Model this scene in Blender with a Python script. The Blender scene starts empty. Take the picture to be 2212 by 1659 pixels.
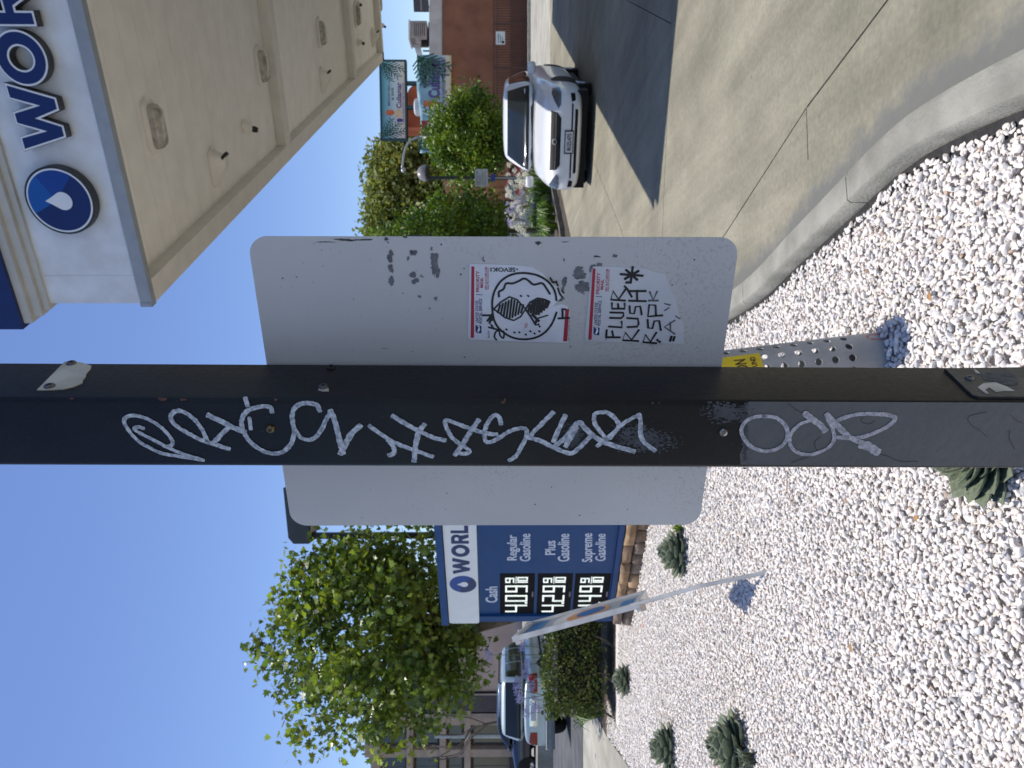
import bpy, bmesh, math, random
import numpy as np
from mathutils import Vector, Matrix, Euler
from mathutils.bvhtree import BVHTree
from mathutils.geometry import tessellate_polygon
random.seed(7); RNG = np.random.default_rng(7)
S = bpy.context.scene
COL = S.collection
PI = math.pi

# ---------------------------------------------------------------- camera, sky, sun, exposure
F, W2, H2, HOR = 1600.0, 2212.0, 1659.0, 1087.0      # focal length and picture size in picture units, horizon column
CAMZ = 1.55
PITCH = math.atan((W2/2-HOR)/F)
FWD = Vector((0, math.cos(PITCH), -math.sin(PITCH))); UPV = Vector((0, math.sin(PITCH), math.cos(PITCH))); RGT = Vector((1,0,0))
cam_d = bpy.data.cameras.new('camera'); cam = bpy.data.objects.new('camera', cam_d); COL.objects.link(cam)
cam_d.sensor_width = 36.0; cam_d.lens = F/W2*36.0; cam_d.clip_start = 0.05; cam_d.clip_end = 2000
# the phone was held on its side: picture right is world down, picture up is world right
cam.matrix_world = Matrix(((0,1,0,0),(0,0,0,0),(0,0,0,0),(0,0,0,1)))
m3 = Matrix((-UPV, RGT, -FWD)).transposed()
cam.matrix_world = Matrix.Translation((0,0,CAMZ)) @ m3.to_4x4()
cam_d.dof.use_dof = True; cam_d.dof.focus_distance = 1.15; cam_d.dof.aperture_fstop = 13.0
S.camera = cam
SX, SY = 0.175, -0.11                                  # shadow drift per metre of height
sun_dir = Vector((SX, SY, -1)).normalized()
world = bpy.data.worlds.new('World'); S.world = world; world.use_nodes = True
wn = world.node_tree.nodes; wl = world.node_tree.links
sky = wn.new('ShaderNodeTexSky'); sky.sky_type = 'NISHITA'; sky.sun_disc = False
sky.sun_elevation = math.asin(-sun_dir.z); sky.sun_rotation = math.atan2(-sun_dir.x, -sun_dir.y)
sky.altitude = 0; sky.air_density = 1.0; sky.dust_density = 0.15; sky.ozone_density = 3.0
skh = wn.new('ShaderNodeHueSaturation'); skh.inputs['Saturation'].default_value = 1.08; skh.inputs['Hue'].default_value = .512
wl.new(sky.outputs[0], skh.inputs['Color']); wl.new(skh.outputs['Color'], wn['Background'].inputs[0]); wn['Background'].inputs[1].default_value = 0.138
sun_d = bpy.data.lights.new('sun', 'SUN'); sun_d.energy = 4.3; sun_d.angle = math.radians(0.53); sun_d.color = (1.0, 0.955, 0.88)
sun = bpy.data.objects.new('sun', sun_d); COL.objects.link(sun); sun.rotation_euler = sun_dir.to_track_quat('-Z', 'Y').to_euler()
sun.location = (0,0,40)
S.view_settings.view_transform = 'Standard'; S.view_settings.look = 'None'
S.view_settings.exposure = 0.22; S.view_settings.gamma = 1.0; S.view_settings.use_curve_mapping = False
S.cycles.max_bounces = 8; S.cycles.use_denoising = True

# ---------------------------------------------------------------- measuring helpers
def ray(px, py):
    u = H2-py; v = px
    return (RGT*((u-H2/2)/F) + FWD + UPV*((W2/2-v)/F))
CAMP = Vector((0,0,CAMZ))
def at(px, py, Y):
    d = ray(px, py); return CAMP + d*(Y/d.y)
def ground(px, py, z=0.0):
    d = ray(px, py); return CAMP + d*((z-CAMZ)/d.z)
class Frame:
    """a flat face: origin, right, up, outward normal"""
    def __init__(s, o, r, u):
        s.o = Vector(o); s.r = Vector(r).normalized(); s.u = Vector(u).normalized(); s.n = s.r.cross(s.u).normalized()
    def px(s, px, py):
        d = ray(px, py); t = (s.o-CAMP).dot(s.n)/d.dot(s.n); p = CAMP+d*t-s.o
        return Vector((p.dot(s.r), p.dot(s.u)))
    def pt(s, st, off=0.0): return s.o + s.r*st[0] + s.u*st[1] + s.n*off
    def mat(s, st, off=0.0):
        m = Matrix((s.r, s.u, s.n)).transposed().to_4x4(); m.translation = s.pt(st, off); return m
def zoomer(x0, y0, k):
    g = W2/4032.0
    return lambda x, y: ((x0+x*k)*g, (y0+y*k)*g)

# ---------------------------------------------------------------- materials
def lin(r, g, b):
    f = lambda c: (c/255/12.92 if c/255 <= .04045 else ((c/255+.055)/1.055)**2.4)
    return (f(r), f(g), f(b))
MATS = {}
def pm(name, col, rough=.6, metal=0.0, var=.15, vs=6.0, col2=None, bump=0.0, bs=60.0, spec=.5, emit=0, detail=5, island=0.0, transl=0.0, coat=0.0):
    if name in MATS: return MATS[name]
    m = bpy.data.materials.new(name); m.use_nodes = True; n = m.node_tree.nodes; l = m.node_tree.links
    b = n['Principled BSDF']; b.inputs['Roughness'].default_value = rough; b.inputs['Metallic'].default_value = metal
    b.inputs['Specular IOR Level'].default_value = spec; b.inputs['Coat Weight'].default_value = coat
    tc = n.new('ShaderNodeTexCoord')
    nz = n.new('ShaderNodeTexNoise'); nz.inputs['Scale'].default_value = vs; nz.inputs['Detail'].default_value = detail
    l.new(tc.outputs['Object'], nz.inputs['Vector'])
    mx = n.new('ShaderNodeMix'); mx.data_type = 'RGBA'
    c2 = col2 if col2 else tuple(c*(1-var) for c in col); c1 = col if col2 else tuple(min(1, c*(1+var*.6)) for c in col)
    mx.inputs['A'].default_value = (*c1, 1); mx.inputs['B'].default_value = (*c2, 1)
    rp = n.new('ShaderNodeMapRange'); rp.inputs['From Min'].default_value = .35; rp.inputs['From Max'].default_value = .65
    l.new(nz.outputs['Fac'], rp.inputs['Value']); l.new(rp.outputs['Result'], mx.inputs['Factor'])
    cs = mx.outputs['Result']
    if island:
        ge = n.new('ShaderNodeNewGeometry'); hs = n.new('ShaderNodeHueSaturation')
        a = n.new('ShaderNodeMapRange'); a.inputs['To Min'].default_value = 1-island; a.inputs['To Max'].default_value = 1+island
        l.new(ge.outputs['Random Per Island'], a.inputs['Value']); l.new(a.outputs['Result'], hs.inputs['Value'])
        h = n.new('ShaderNodeMapRange'); h.inputs['To Min'].default_value = .485; h.inputs['To Max'].default_value = .515
        l.new(ge.outputs['Random Per Island'], h.inputs['Value']); l.new(h.outputs['Result'], hs.inputs['Hue'])
        l.new(cs, hs.inputs['Color']); cs = hs.outputs['Color']
    l.new(cs, b.inputs['Base Color'])
    if bump:
        nb = n.new('ShaderNodeTexNoise'); nb.inputs['Scale'].default_value = bs; nb.inputs['Detail'].default_value = 6
        l.new(tc.outputs['Object'], nb.inputs['Vector'])
        bp = n.new('ShaderNodeBump'); bp.inputs['Strength'].default_value = bump; bp.inputs['Distance'].default_value = .01
        l.new(nb.outputs['Fac'], bp.inputs['Height']); l.new(bp.outputs['Normal'], b.inputs['Normal'])
        rr = n.new('ShaderNodeMapRange'); rr.inputs['To Min'].default_value = max(.02, rough-.12); rr.inputs['To Max'].default_value = min(1, rough+.12)
        l.new(nb.outputs['Fac'], rr.inputs['Value']); l.new(rr.outputs['Result'], b.inputs['Roughness'])
    if emit:
        l.new(cs, b.inputs['Emission Color']); b.inputs['Emission Strength'].default_value = emit
    if transl:
        out = n['Material Output']; tr = n.new('ShaderNodeBsdfTranslucent'); ms = n.new('ShaderNodeMixShader')
        br = n.new('ShaderNodeHueSaturation'); br.inputs['Value'].default_value = 1.9; br.inputs['Saturation'].default_value = 1.1
        l.new(cs, br.inputs['Color']); l.new(br.outputs['Color'], tr.inputs['Color'])
        ms.inputs[0].default_value = transl; l.new(b.outputs[0], ms.inputs[1]); l.new(tr.outputs[0], ms.inputs[2]); l.new(ms.outputs[0], out.inputs[0])
    MATS[name] = m; return m
def nodes_of(m): return m.node_tree.nodes, m.node_tree.links, m.node_tree.nodes['Principled BSDF']

# ---------------------------------------------------------------- mesh building
class MB:
    def __init__(s): s.v = []; s.f = []
    def add(s, vs, fs):
        k = len(s.v); s.v += [tuple(p) for p in vs]; s.f += [tuple(i+k for i in q) for q in fs]; return s
    def box(s, c, d, M=None, bev=0.0):
        x, y, z = (q/2 for q in d); c = Vector(c)
        if bev:
            b = bev; vs = []; 
            bm = bmesh.new(); bmesh.ops.create_cube(bm, size=1); bmesh.ops.scale(bm, vec=d, verts=bm.verts)
            bmesh.ops.bevel(bm, geom=bm.edges[:]+bm.verts[:], offset=b, segments=2, affect='EDGES', profile=.5)
            bm.verts.index_update(); vs = [v.co+c for v in bm.verts]; fs = [[v.index for v in f.verts] for f in bm.faces]; bm.free()
        else:
            vs = [c+Vector((sx*x, sy*y, sz*z)) for sx in (-1,1) for sy in (-1,1) for sz in (-1,1)]
            fs = [(0,1,3,2),(4,6,7,5),(0,4,5,1),(2,3,7,6),(0,2,6,4),(1,5,7,3)]
        if M is not None: vs = [M@p for p in vs]
        return s.add(vs, fs)
    def quadbox(s, a, b, th, z0, z1):
        """upright wall slab from ground point a to b, thickness th to the left of a->b"""
        a = Vector((a[0],a[1],0)); b = Vector((b[0],b[1],0)); d = (b-a).normalized(); n = Vector((-d.y,d.x,0))*th
        return s.prism([a,b,b+n,a+n], z0, z1)
    def prism(s, poly, z0, z1):
        n = len(poly); vs = [(p[0],p[1],z0) for p in poly]+[(p[0],p[1],z1) for p in poly]
        fs = [tuple(range(n))[::-1], tuple(range(n,2*n))]+[(i,(i+1)%n,(i+1)%n+n,i+n) for i in range(n)]
        return s.add(vs, fs)
    def extr(s, pts, vec):
        """closed outline of 3D points pushed along vec"""
        n = len(pts); pts = [Vector(p) for p in pts]; vec = Vector(vec)
        return s.add(pts+[p+vec for p in pts], [tuple(range(n))[::-1], tuple(range(n,2*n))]+[(i,(i+1)%n,(i+1)%n+n,i+n) for i in range(n)])
    def tube(s, path, r, seg=8, cap=True):
        path = [Vector(p) for p in path]; rs = r if isinstance(r,(list,tuple)) else [r]*len(path); rings = []
        up = None
        for i, p in enumerate(path):
            t = (path[min(i+1,len(path)-1)]-path[max(i-1,0)]).normalized()
            a = t.orthogonal().normalized() if up is None else (up-t*up.dot(t)).normalized()
            up = a; b = t.cross(a); rings.append([p+(a*math.cos(2*PI*k/seg)+b*math.sin(2*PI*k/seg))*rs[i] for k in range(seg)])
        vs = [q for rg in rings for q in rg]; fs = []
        for i in range(len(path)-1):
            for k in range(seg): fs.append((i*seg+k, i*seg+(k+1)%seg, (i+1)*seg+(k+1)%seg, (i+1)*seg+k))
        if cap: fs += [tuple(range(seg))[::-1], tuple(range((len(path)-1)*seg, len(path)*seg))]
        return s.add(vs, fs)
    def lathe(s, prof, seg=24, M=None, cap=True):
        """profile of (radius, z) turned about z"""
        vs = [Vector((r*math.cos(2*PI*k/seg), r*math.sin(2*PI*k/seg), z)) for r, z in prof for k in range(seg)]
        if M is not None: vs = [M@p for p in vs]
        fs = [(i*seg+k, i*seg+(k+1)%seg, (i+1)*seg+(k+1)%seg, (i+1)*seg+k) for i in range(len(prof)-1) for k in range(seg)]
        if cap: fs += [tuple(range(seg))[::-1], tuple(range((len(prof)-1)*seg, len(prof)*seg))]
        return s.add(vs, fs)
    def loft(s, rings, cap=True):
        n = len(rings[0]); vs = [q for rg in rings for q in rg]
        fs = [(i*n+k, i*n+(k+1)%n, (i+1)*n+(k+1)%n, (i+1)*n+k) for i in range(len(rings)-1) for k in range(n)]
        if cap: fs += [tuple(range(n))[::-1], tuple(range((len(rings)-1)*n, len(rings)*n))]
        return s.add(vs, fs)
    def mesh(s, name, mat, smooth=False):
        me = bpy.data.meshes.new(name); me.from_pydata(s.v, [], s.f); me.materials.append(mat)
        bm = bmesh.new(); bm.from_mesh(me); bmesh.ops.recalc_face_normals(bm, faces=bm.faces); bm.to_mesh(me); bm.free()
        if smooth: me.polygons.foreach_set('use_smooth', [True]*len(me.polygons))
        me.update(); return me
    def build(s, name, mat, parent=None, smooth=False, local=False):
        return link(name, s.mesh(name, mat, smooth), parent, local)
def link(name, me, parent=None, local=False, M=None):
    o = bpy.data.objects.new(name, me); COL.objects.link(o)
    if M is not None: o.matrix_local = M
    if parent is not None:
        o.parent = parent
        if not local and parent.type == 'EMPTY':
            pm_ = Matrix.Translation(parent.location) @ parent.rotation_euler.to_matrix().to_4x4()
            o.matrix_parent_inverse = pm_.inverted()
        elif not local and parent.parent is not None: pass
    return o
def smooth_edges(o, ang=35):
    me = o.data; me.polygons.foreach_set('use_smooth', [True]*len(me.polygons)); me.set_sharp_from_angle(angle=math.radians(ang)); return o
def tag(o, label, cat=None, group=None, kind=None):
    if label: o['label'] = label
    if cat: o['category'] = cat
    if group: o['group'] = group
    if kind: o['kind'] = kind
    return o
def thing(name, label, cat, loc=(0,0,0), rz=0.0, group=None):
    o = bpy.data.objects.new(name, None); COL.objects.link(o); o.location = loc; o.rotation_euler = (0,0,rz); o.empty_display_size = .2
    return tag(o, label, cat, group)
def struct(o): o['kind'] = 'structure'; return o
KIDS = {}
def copy_tree(o, parent=None):
    c = o.copy(); COL.objects.link(c)
    if parent is not None: c.parent = parent
    for ch in list(o.children): copy_tree(ch, c)
    return c
def curve_mesh(name, splines, mat, extrude=0.0, offset=0.0, bevel=0.0):
    cu = bpy.data.curves.new(name, 'CURVE'); cu.dimensions = '2D'; cu.fill_mode = 'BOTH'; cu.extrude = extrude; cu.offset = offset; cu.bevel_depth = bevel
    for pts in splines:
        sp = cu.splines.new('POLY'); sp.points.add(len(pts)-1); sp.use_cyclic_u = True
        for q, p in zip(sp.points, pts): q.co = (p[0], p[1], 0, 1)
    ob = bpy.data.objects.new(name, cu); COL.objects.link(ob); dg = bpy.context.evaluated_depsgraph_get()
    me = bpy.data.meshes.new_from_object(ob.evaluated_get(dg)); bpy.data.objects.remove(ob); bpy.data.curves.remove(cu)
    me.materials.clear(); me.materials.append(mat); me.name = name; return me
def text_verts(txt, bold=0.0, shear=0.0, spacing=1.0, extrude=0.0):
    """mesh of a word at size 1, its box moved to (0,0)-(w,h)"""
    cu = bpy.data.curves.new('t', 'FONT'); cu.body = txt; cu.offset = bold; cu.shear = shear; cu.space_character = spacing; cu.extrude = extrude; cu.resolution_u = 4
    ob = bpy.data.objects.new('t', cu); COL.objects.link(ob); dg = bpy.context.evaluated_depsgraph_get()
    me = bpy.data.meshes.new_from_object(ob.evaluated_get(dg)); bpy.data.objects.remove(ob); bpy.data.curves.remove(cu)
    vs = [v.co.copy() for v in me.vertices]; fs = [tuple(p.vertices) for p in me.polygons]; bpy.data.meshes.remove(me)
    x0 = min(v.x for v in vs); x1 = max(v.x for v in vs)
    return [Vector((v.x-x0, v.y, v.z)) for v in vs], fs, x1-x0
CAP = 0.729                                              # height of a capital at size 1 (measured below)
def _cap():
    global CAP
    vs, _, _ = text_verts('H'); CAP = max(v.y for v in vs)-min(v.y for v in vs)
_cap()
def text_fit(mb, fr, bl, br, top, txt, off=.001, bold=0.0, shear=0.0, ex=0.0, spacing=1.0):
    """write txt on the frame so that it runs from bl to br (picture points) with capitals up to top"""
    a = fr.px(*bl); b = fr.px(*br); c = fr.px(*top); h = abs(c.y-a.y)
    text_st(mb, fr, a, b.x-a.x, h, txt, off, bold, shear, ex, spacing, (b.y-a.y)/max(1e-6, b.x-a.x))
def text_st(mb, fr, a, w, h, txt, off=.001, bold=0.0, shear=0.0, ex=0.0, spacing=1.0, slope=0.0):
    vs, fs, tw = text_verts(txt, bold, shear, spacing, ex/(h/CAP) if ex else 0)
    kx = w/tw; ky = h/CAP
    mb.add([fr.pt((a.x+v.x*kx, a.y+v.y*ky+v.x*kx*slope), off+v.z*ky+ex) for v in vs], fs)
def catmull(pts, n=6):
    P = [Vector(p) for p in pts]
    if len(P) < 3: return P
    out = []
    for i in range(len(P)-1):
        p0 = P[max(i-1,0)]; p1 = P[i]; p2 = P[i+1]; p3 = P[min(i+2,len(P)-1)]
        for k in range(n):
            t = k/n; out.append(.5*((2*p1)+(p2-p0)*t+(2*p0-5*p1+4*p2-p3)*t*t+(3*p1-p0-3*p2+p3)*t*t*t))
    return out+[P[-1]]
def stroke(mb, fr, pts, w, off=.001, smooth=True, jit=.18, lift=[0]):
    """a flat brush line of width w along plane points"""
    P = catmull(pts) if smooth else [Vector(p) for p in pts]
    if len(P) < 2: return
    lift[0] = (lift[0]+1) % 12; off = off+lift[0]*2.5e-5
    d0 = (P[0]-P[1]).normalized(); d1 = (P[-1]-P[-2]).normalized()
    P = [P[0]+d0*w*.45, P[0]+d0*w*.3]+P+[P[-1]+d1*w*.3, P[-1]+d1*w*.45]
    L = []; R = []
    for i, p in enumerate(P):
        t = (P[min(i+1,len(P)-1)]-P[max(i-1,0)]); t = t.normalized() if t.length > 1e-9 else Vector((1,0)); nn = Vector((-t.y,t.x))
        k = .5*w*(.55 if i in (0,len(P)-1) else 1)
        L.append(fr.pt(p+nn*k*(1+random.uniform(-jit,jit)), off)); R.append(fr.pt(p-nn*k*(1+random.uniform(-jit,jit)), off))
    n = len(P); mb.add(L+R, [(i,i+1,n+i+1,n+i) for i in range(n-1)])
def blob(mb, fr, c, rx, ry, off, n=22, rough=.3, rot=0.0):
    pts = []
    for k in range(n):
        a = 2*PI*k/n; q = 1+random.uniform(-rough, rough); x = rx*q*math.cos(a); y = ry*q*math.sin(a)
        pts.append(fr.pt((c[0]+x*math.cos(rot)-y*math.sin(rot), c[1]+x*math.sin(rot)+y*math.cos(rot)), off))
    mb.add([fr.pt(c, off)]+pts, [(0,k+1,(k+1)%n+1) for k in range(n)])
def polyflat(mb, fr, pts, off, th=0.0):
    """filled outline on a frame, optionally with thickness behind it"""
    tri = tessellate_polygon([[Vector((p[0],p[1],0)) for p in pts]]); n = len(pts)
    vs = [fr.pt(p, off) for p in pts]; fs = [tuple(t) for t in tri]
    if th:
        vs += [fr.pt(p, off-th) for p in pts]; fs += [(i,(i+1)%n,(i+1)%n+n,i+n) for i in range(n)]
    mb.add(vs, fs)
def rrect(x0, y0, x1, y1, r, n=6):
    out = []
    for cx, cy, a0 in ((x1-r,y1-r,0),(x0+r,y1-r,PI/2),(x0+r,y0+r,PI),(x1-r,y0+r,1.5*PI)):
        out += [(cx+r*math.cos(a0+PI/2*k/n), cy+r*math.sin(a0+PI/2*k/n)) for k in range(n+1)]
    return out
def circ(cx, cy, rx, ry=None, n=40): 
    ry = ry or rx; return [(cx+rx*math.cos(2*PI*k/n), cy+ry*math.sin(2*PI*k/n)) for k in range(n)]
# letters of the brand word, height 1
def arc(cx, cy, rx, ry, a0, a1, n=12): return [(cx+rx*math.cos(a0+(a1-a0)*k/n), cy+ry*math.sin(a0+(a1-a0)*k/n)) for k in range(n+1)]
LET = {
 'W': ([[(0,1),(.196,1),(.298,.45),(.413,1),(.576,1),(.685,.45),(.793,1),(1,1),(.793,0),(.624,0),(.493,.5),(.376,0),(.21,0)]], 1.5),
 'O': ([circ(.5,.5,.5,.53,48), circ(.5,.5,.24,.27,40)[::-1]], 1.1),
 'R': ([[(0,0),(0,1)]+arc(.55,.68,.42,.32,PI/2,-PI/4,12)+[(1,0),(.66,0),(.42,.36),(.3,.36),(.3,0)], ([(.3,.58),(.3,.79)]+arc(.55,.685,.14,.105,PI/2,-PI/2,8))[::-1]], .86),
 'L': ([[(0,0),(0,1),(.36,1),(.36,.23),(1,.23),(1,0)]], .7),
 'D': ([[(0,0),(0,1)]+arc(.42,.5,.58,.5,PI/2,-PI/2,20), ([(.3,.22),(.3,.78)]+arc(.42,.5,.28,.28,PI/2,-PI/2,14))[::-1]], .95)}
def drop(cx, cy, r, tilt=0.0, n=24):
    """water drop outline, tip up"""
    pts = arc(0, 0, r, r, PI*.86, PI*2.14, n)+[(r*.35,r*1.3),(0,r*1.95),(-r*.35,r*1.3)]
    c, s_ = math.cos(tilt), math.sin(tilt)
    return [(cx+x*c-y*s_, cy+x*s_+y*c) for x, y in pts]
# many copies of a small template in one mesh
def scatter_mesh(name, tv, tf, pos, rots, scl, mat, smooth=False):
    tv = np.array(tv, float); k = len(tv); n = len(pos)
    V = np.einsum('nij,kj->nki', rots, tv)*np.asarray(scl)[:,None,None] + np.asarray(pos)[:,None,:]
    me = bpy.data.meshes.new(name); me.vertices.add(n*k); me.vertices.foreach_set('co', V.reshape(-1))
    ls = [len(f) for f in tf]; flat = np.concatenate([np.array(f) for f in tf]); L = len(flat)
    me.loops.add(n*L); me.loops.foreach_set('vertex_index', (flat[None,:]+np.arange(n)[:,None]*k).reshape(-1).astype(np.int32))
    st = np.concatenate([[0],np.cumsum(ls)[:-1]]); me.polygons.add(n*len(tf))
    me.polygons.foreach_set('loop_start', (st[None,:]+np.arange(n)[:,None]*L).reshape(-1).astype(np.int32))
    me.polygons.foreach_set('loop_total', np.tile(ls, n).astype(np.int32))
    if smooth: me.polygons.foreach_set('use_smooth', [True]*len(me.polygons))
    me.materials.append(mat); me.update(calc_edges=True); me.validate(); return me
def rand_rots(n, up=0.0, rng=RNG):
    """random frames whose z leans to world up by 'up'"""
    z = rng.normal(size=(n,3)); z /= np.linalg.norm(z,axis=1)[:,None]; z[:,2] += up; z /= np.linalg.norm(z,axis=1)[:,None]
    a = rng.normal(size=(n,3)); x = np.cross(a, z); x /= np.linalg.norm(x,axis=1)[:,None]; y = np.cross(z, x)
    return np.stack([x,y,z],axis=2)
LEAF = ([(0,0,0),(.28,.35,.06),(.0,.45,-.03),(-.28,.35,.06),(0,1,-.08)], [(0,1,2),(0,2,3),(1,4,2),(2,4,3)])
MAPLE = ([(0,.25,0),(0,0,-.02),(.3,-.05,.03),(.62,.18,.0),(.34,.36,.05),(.5,.72,-.03),(.2,.62,.04),(0,1.05,-.06),(-.2,.62,.04),(-.5,.72,-.03),(-.34,.36,.05),(-.62,.18,0),(-.3,-.05,.03)],
         [(0,i,i+1) for i in range(1,12)]+[(0,12,1)])
def project(poly, bvh, axis, sign, off, cuts=7):
    """outline in the plane across 'axis' laid onto a body: returns verts, faces"""
    bm = bmesh.new(); o = {'x':(1,2),'y':(0,2),'z':(0,1)}[axis]; ai = 'xyz'.index(axis); vs = []
    for p in poly:
        c = [0,0,0]; c[o[0]] = p[0]; c[o[1]] = p[1]; c[ai] = sign*9; vs.append(bm.verts.new(c))
    bm.faces.new(vs); bmesh.ops.triangulate(bm, faces=bm.faces[:])
    bmesh.ops.subdivide_edges(bm, edges=bm.edges[:], cuts=cuts, use_grid_fill=True); bmesh.ops.triangulate(bm, faces=bm.faces[:])
    d = Vector((0,0,0)); d[ai] = -sign; bad = set(); bm.verts.index_update()
    for v in bm.verts:
        h = bvh.ray_cast(v.co, d)
        if h[0] is None or abs(h[1][ai]) < .22 or h[0][ai]*sign < -.3: bad.add(v.index)
        else: v.co = h[0]-d*off*.5 + (h[1] if h[1].dot(d) < 0 else -h[1])*off*.7
    V = [v.co.copy() for v in bm.verts]; Fc = [[v.index for v in f.verts] for f in bm.faces if not any(v.index in bad for v in f.verts)]; bm.free()
    used = sorted({i for f in Fc for i in f}); mp_ = {u: k for k, u in enumerate(used)}
    return [V[i] for i in used], [[mp_[i] for i in f] for f in Fc]
# ================================================================ SETTING
M_asph = pm('asphalt', (.085,.085,.09), .9, var=.35, vs=1.3, bump=.5, bs=90)
M_conc = pm('driveway concrete', lin(143,137,119), .85, col2=lin(126,122,104), vs=.9, bump=.35, bs=45, detail=9)
M_concl = pm('pale concrete', lin(174,170,158), .85, col2=lin(158,153,140), vs=1.5, bump=.3, bs=40, detail=8)
M_joint = pm('joint dirt', lin(70,62,52), .95, var=.3)
M_soil = pm('soil', (.09,.065,.045), .95, var=.5, vs=9, bump=.9, bs=30)
def enrich_concrete(m):
    n, l, b = nodes_of(m); tc = n.new('ShaderNodeTexCoord')
    src = b.inputs['Base Color'].links[0].from_socket
    st = n.new('ShaderNodeTexNoise'); st.inputs['Scale'].default_value = .35; st.inputs['Detail'].default_value = 8; st.inputs['Roughness'].default_value = .7; st.inputs['Distortion'].default_value = .6
    l.new(tc.outputs['Object'], st.inputs['Vector'])
    a = n.new('ShaderNodeMapRange'); a.inputs['From Min'].default_value = .38; a.inputs['From Max'].default_value = .66; a.inputs['To Min'].default_value = 1.12; a.inputs['To Max'].default_value = .72
    l.new(st.outputs['Fac'], a.inputs['Value'])
    fine = n.new('ShaderNodeTexNoise'); fine.inputs['Scale'].default_value = 38; fine.inputs['Detail'].default_value = 6; l.new(tc.outputs['Object'], fine.inputs['Vector'])
    f2 = n.new('ShaderNodeMapRange'); f2.inputs['From Min'].default_value = .3; f2.inputs['From Max'].default_value = .7; f2.inputs['To Min'].default_value = .86; f2.inputs['To Max'].default_value = 1.1; l.new(fine.outputs['Fac'], f2.inputs['Value'])
    mp = n.new('ShaderNodeMapping'); mp.inputs['Rotation'].default_value = (0,0,math.radians(31)); mp.inputs['Scale'].default_value = (2.6,.22,1); l.new(tc.outputs['Object'], mp.inputs['Vector'])
    sk = n.new('ShaderNodeTexNoise'); sk.inputs['Scale'].default_value = 1.4; sk.inputs['Detail'].default_value = 7; sk.inputs['Roughness'].default_value = .65; l.new(mp.outputs[0], sk.inputs['Vector'])
    sk2 = n.new('ShaderNodeMapRange'); sk2.inputs['From Min'].default_value = .35; sk2.inputs['From Max'].default_value = .65; sk2.inputs['To Min'].default_value = 1.1; sk2.inputs['To Max'].default_value = .82; l.new(sk.outputs['Fac'], sk2.inputs['Value'])
    # dark spots of old gum and oil
    vo = n.new('ShaderNodeTexVoronoi'); vo.inputs['Scale'].default_value = 3.1; l.new(tc.outputs['Object'], vo.inputs['Vector'])
    v2 = n.new('ShaderNodeMapRange'); v2.inputs['From Min'].default_value = .03; v2.inputs['From Max'].default_value = .06; v2.inputs['To Min'].default_value = .72; v2.inputs['To Max'].default_value = 1; l.new(vo.outputs['Distance'], v2.inputs['Value'])
    m1 = n.new('ShaderNodeMath'); m1.operation = 'MULTIPLY'; l.new(a.outputs['Result'], m1.inputs[0]); l.new(f2.outputs['Result'], m1.inputs[1])
    m2 = n.new('ShaderNodeMath'); m2.operation = 'MULTIPLY'; l.new(m1.outputs[0], m2.inputs[0]); l.new(v2.outputs['Result'], m2.inputs[1]); m3 = n.new('ShaderNodeMath'); m3.operation = 'MULTIPLY'; l.new(m2.outputs[0], m3.inputs[0]); l.new(sk2.outputs['Result'], m3.inputs[1]); m2 = m3
    hs = n.new('ShaderNodeHueSaturation'); l.new(src, hs.inputs['Color']); l.new(m2.outputs[0], hs.inputs['Value']); l.new(hs.outputs['Color'], b.inputs['Base Color'])
for m_ in (M_conc, M_concl): enrich_concrete(m_)
ZD = -.035                                                 # driveway level, gravel is 0
g = MB(); g.add([(-700,-60,-.12),(700,-60,-.12),(700,900,-.12),(-700,900,-.12)], [(0,1,2,3)]); struct(g.build('ground', M_asph))

# kerb back line on the gravel side, read from the photograph
z5 = zoomer(2400,0,1632/2083)
kb = [ground(*p, .06) for p in ((2330,150),(2212,215),(2000,310),(1900,380),(1800,475),(1700,570),(1610,655))]
kb = [(p.x,p.y) for p in kb]
kb = [(.62,1.25),(.74,1.65)]+kb[1:]+[(.36,5.9),(.12,7.6),(-.25,9.6),(-.8,12.4),(-1.6,15.4)]
KB = [(p.x,p.y) for p in catmull([Vector(p) for p in kb], 8)]
def kerb_x(y):
    for a, b in zip(KB, KB[1:]):
        if a[1] <= y <= b[1]: return a[0]+(b[0]-a[0])*(y-a[1])/max(1e-6,b[1]-a[1])
    return KB[0][0] if y < KB[0][1] else KB[-1][0]
def nrm2(P, i):
    t = (Vector(P[min(i+1,len(P)-1)])-Vector(P[max(i-1,0)])).normalized(); return Vector((t.y,-t.x))
def kerb_piece(P):
    mb = MB(); rings = []
    for i, p in enumerate(P):
        n = NK[p]; q = lambda o, z: Vector((p[0]+n.x*o, p[1]+n.y*o, z))
        rings.append([q(0,-.14), q(0,.06), q(.012,.075), q(.118,.072), q(.145,.058), q(.165,-.14)])
    mb.loft(rings); return mb
NK = {p: nrm2(KB,i) for i, p in enumerate(KB)}
kerb_root = struct(thing('kerb', 'curved grey concrete kerb between white gravel and driveway', None)); 
M_kerb = pm('kerb concrete', lin(152,149,138), .88, col2=lin(124,122,112), vs=5, bump=.5, bs=70, detail=8)
cuts = [0, 12, 37, 56, 66, 78, len(KB)-1]
for a, b in zip(cuts, cuts[1:]):
    seg = KB[a:b+1]
    P = list(seg); 
    e = (Vector(P[-2])-Vector(P[-1])).normalized()*.006; pe = (P[-1][0]+e.x, P[-1][1]+e.y); NK[pe] = NK[P[-1]]; P[-1] = pe
    o = kerb_piece(P).build('kerb_stone', M_kerb, kerb_root); smooth_edges(o, 40)
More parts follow.
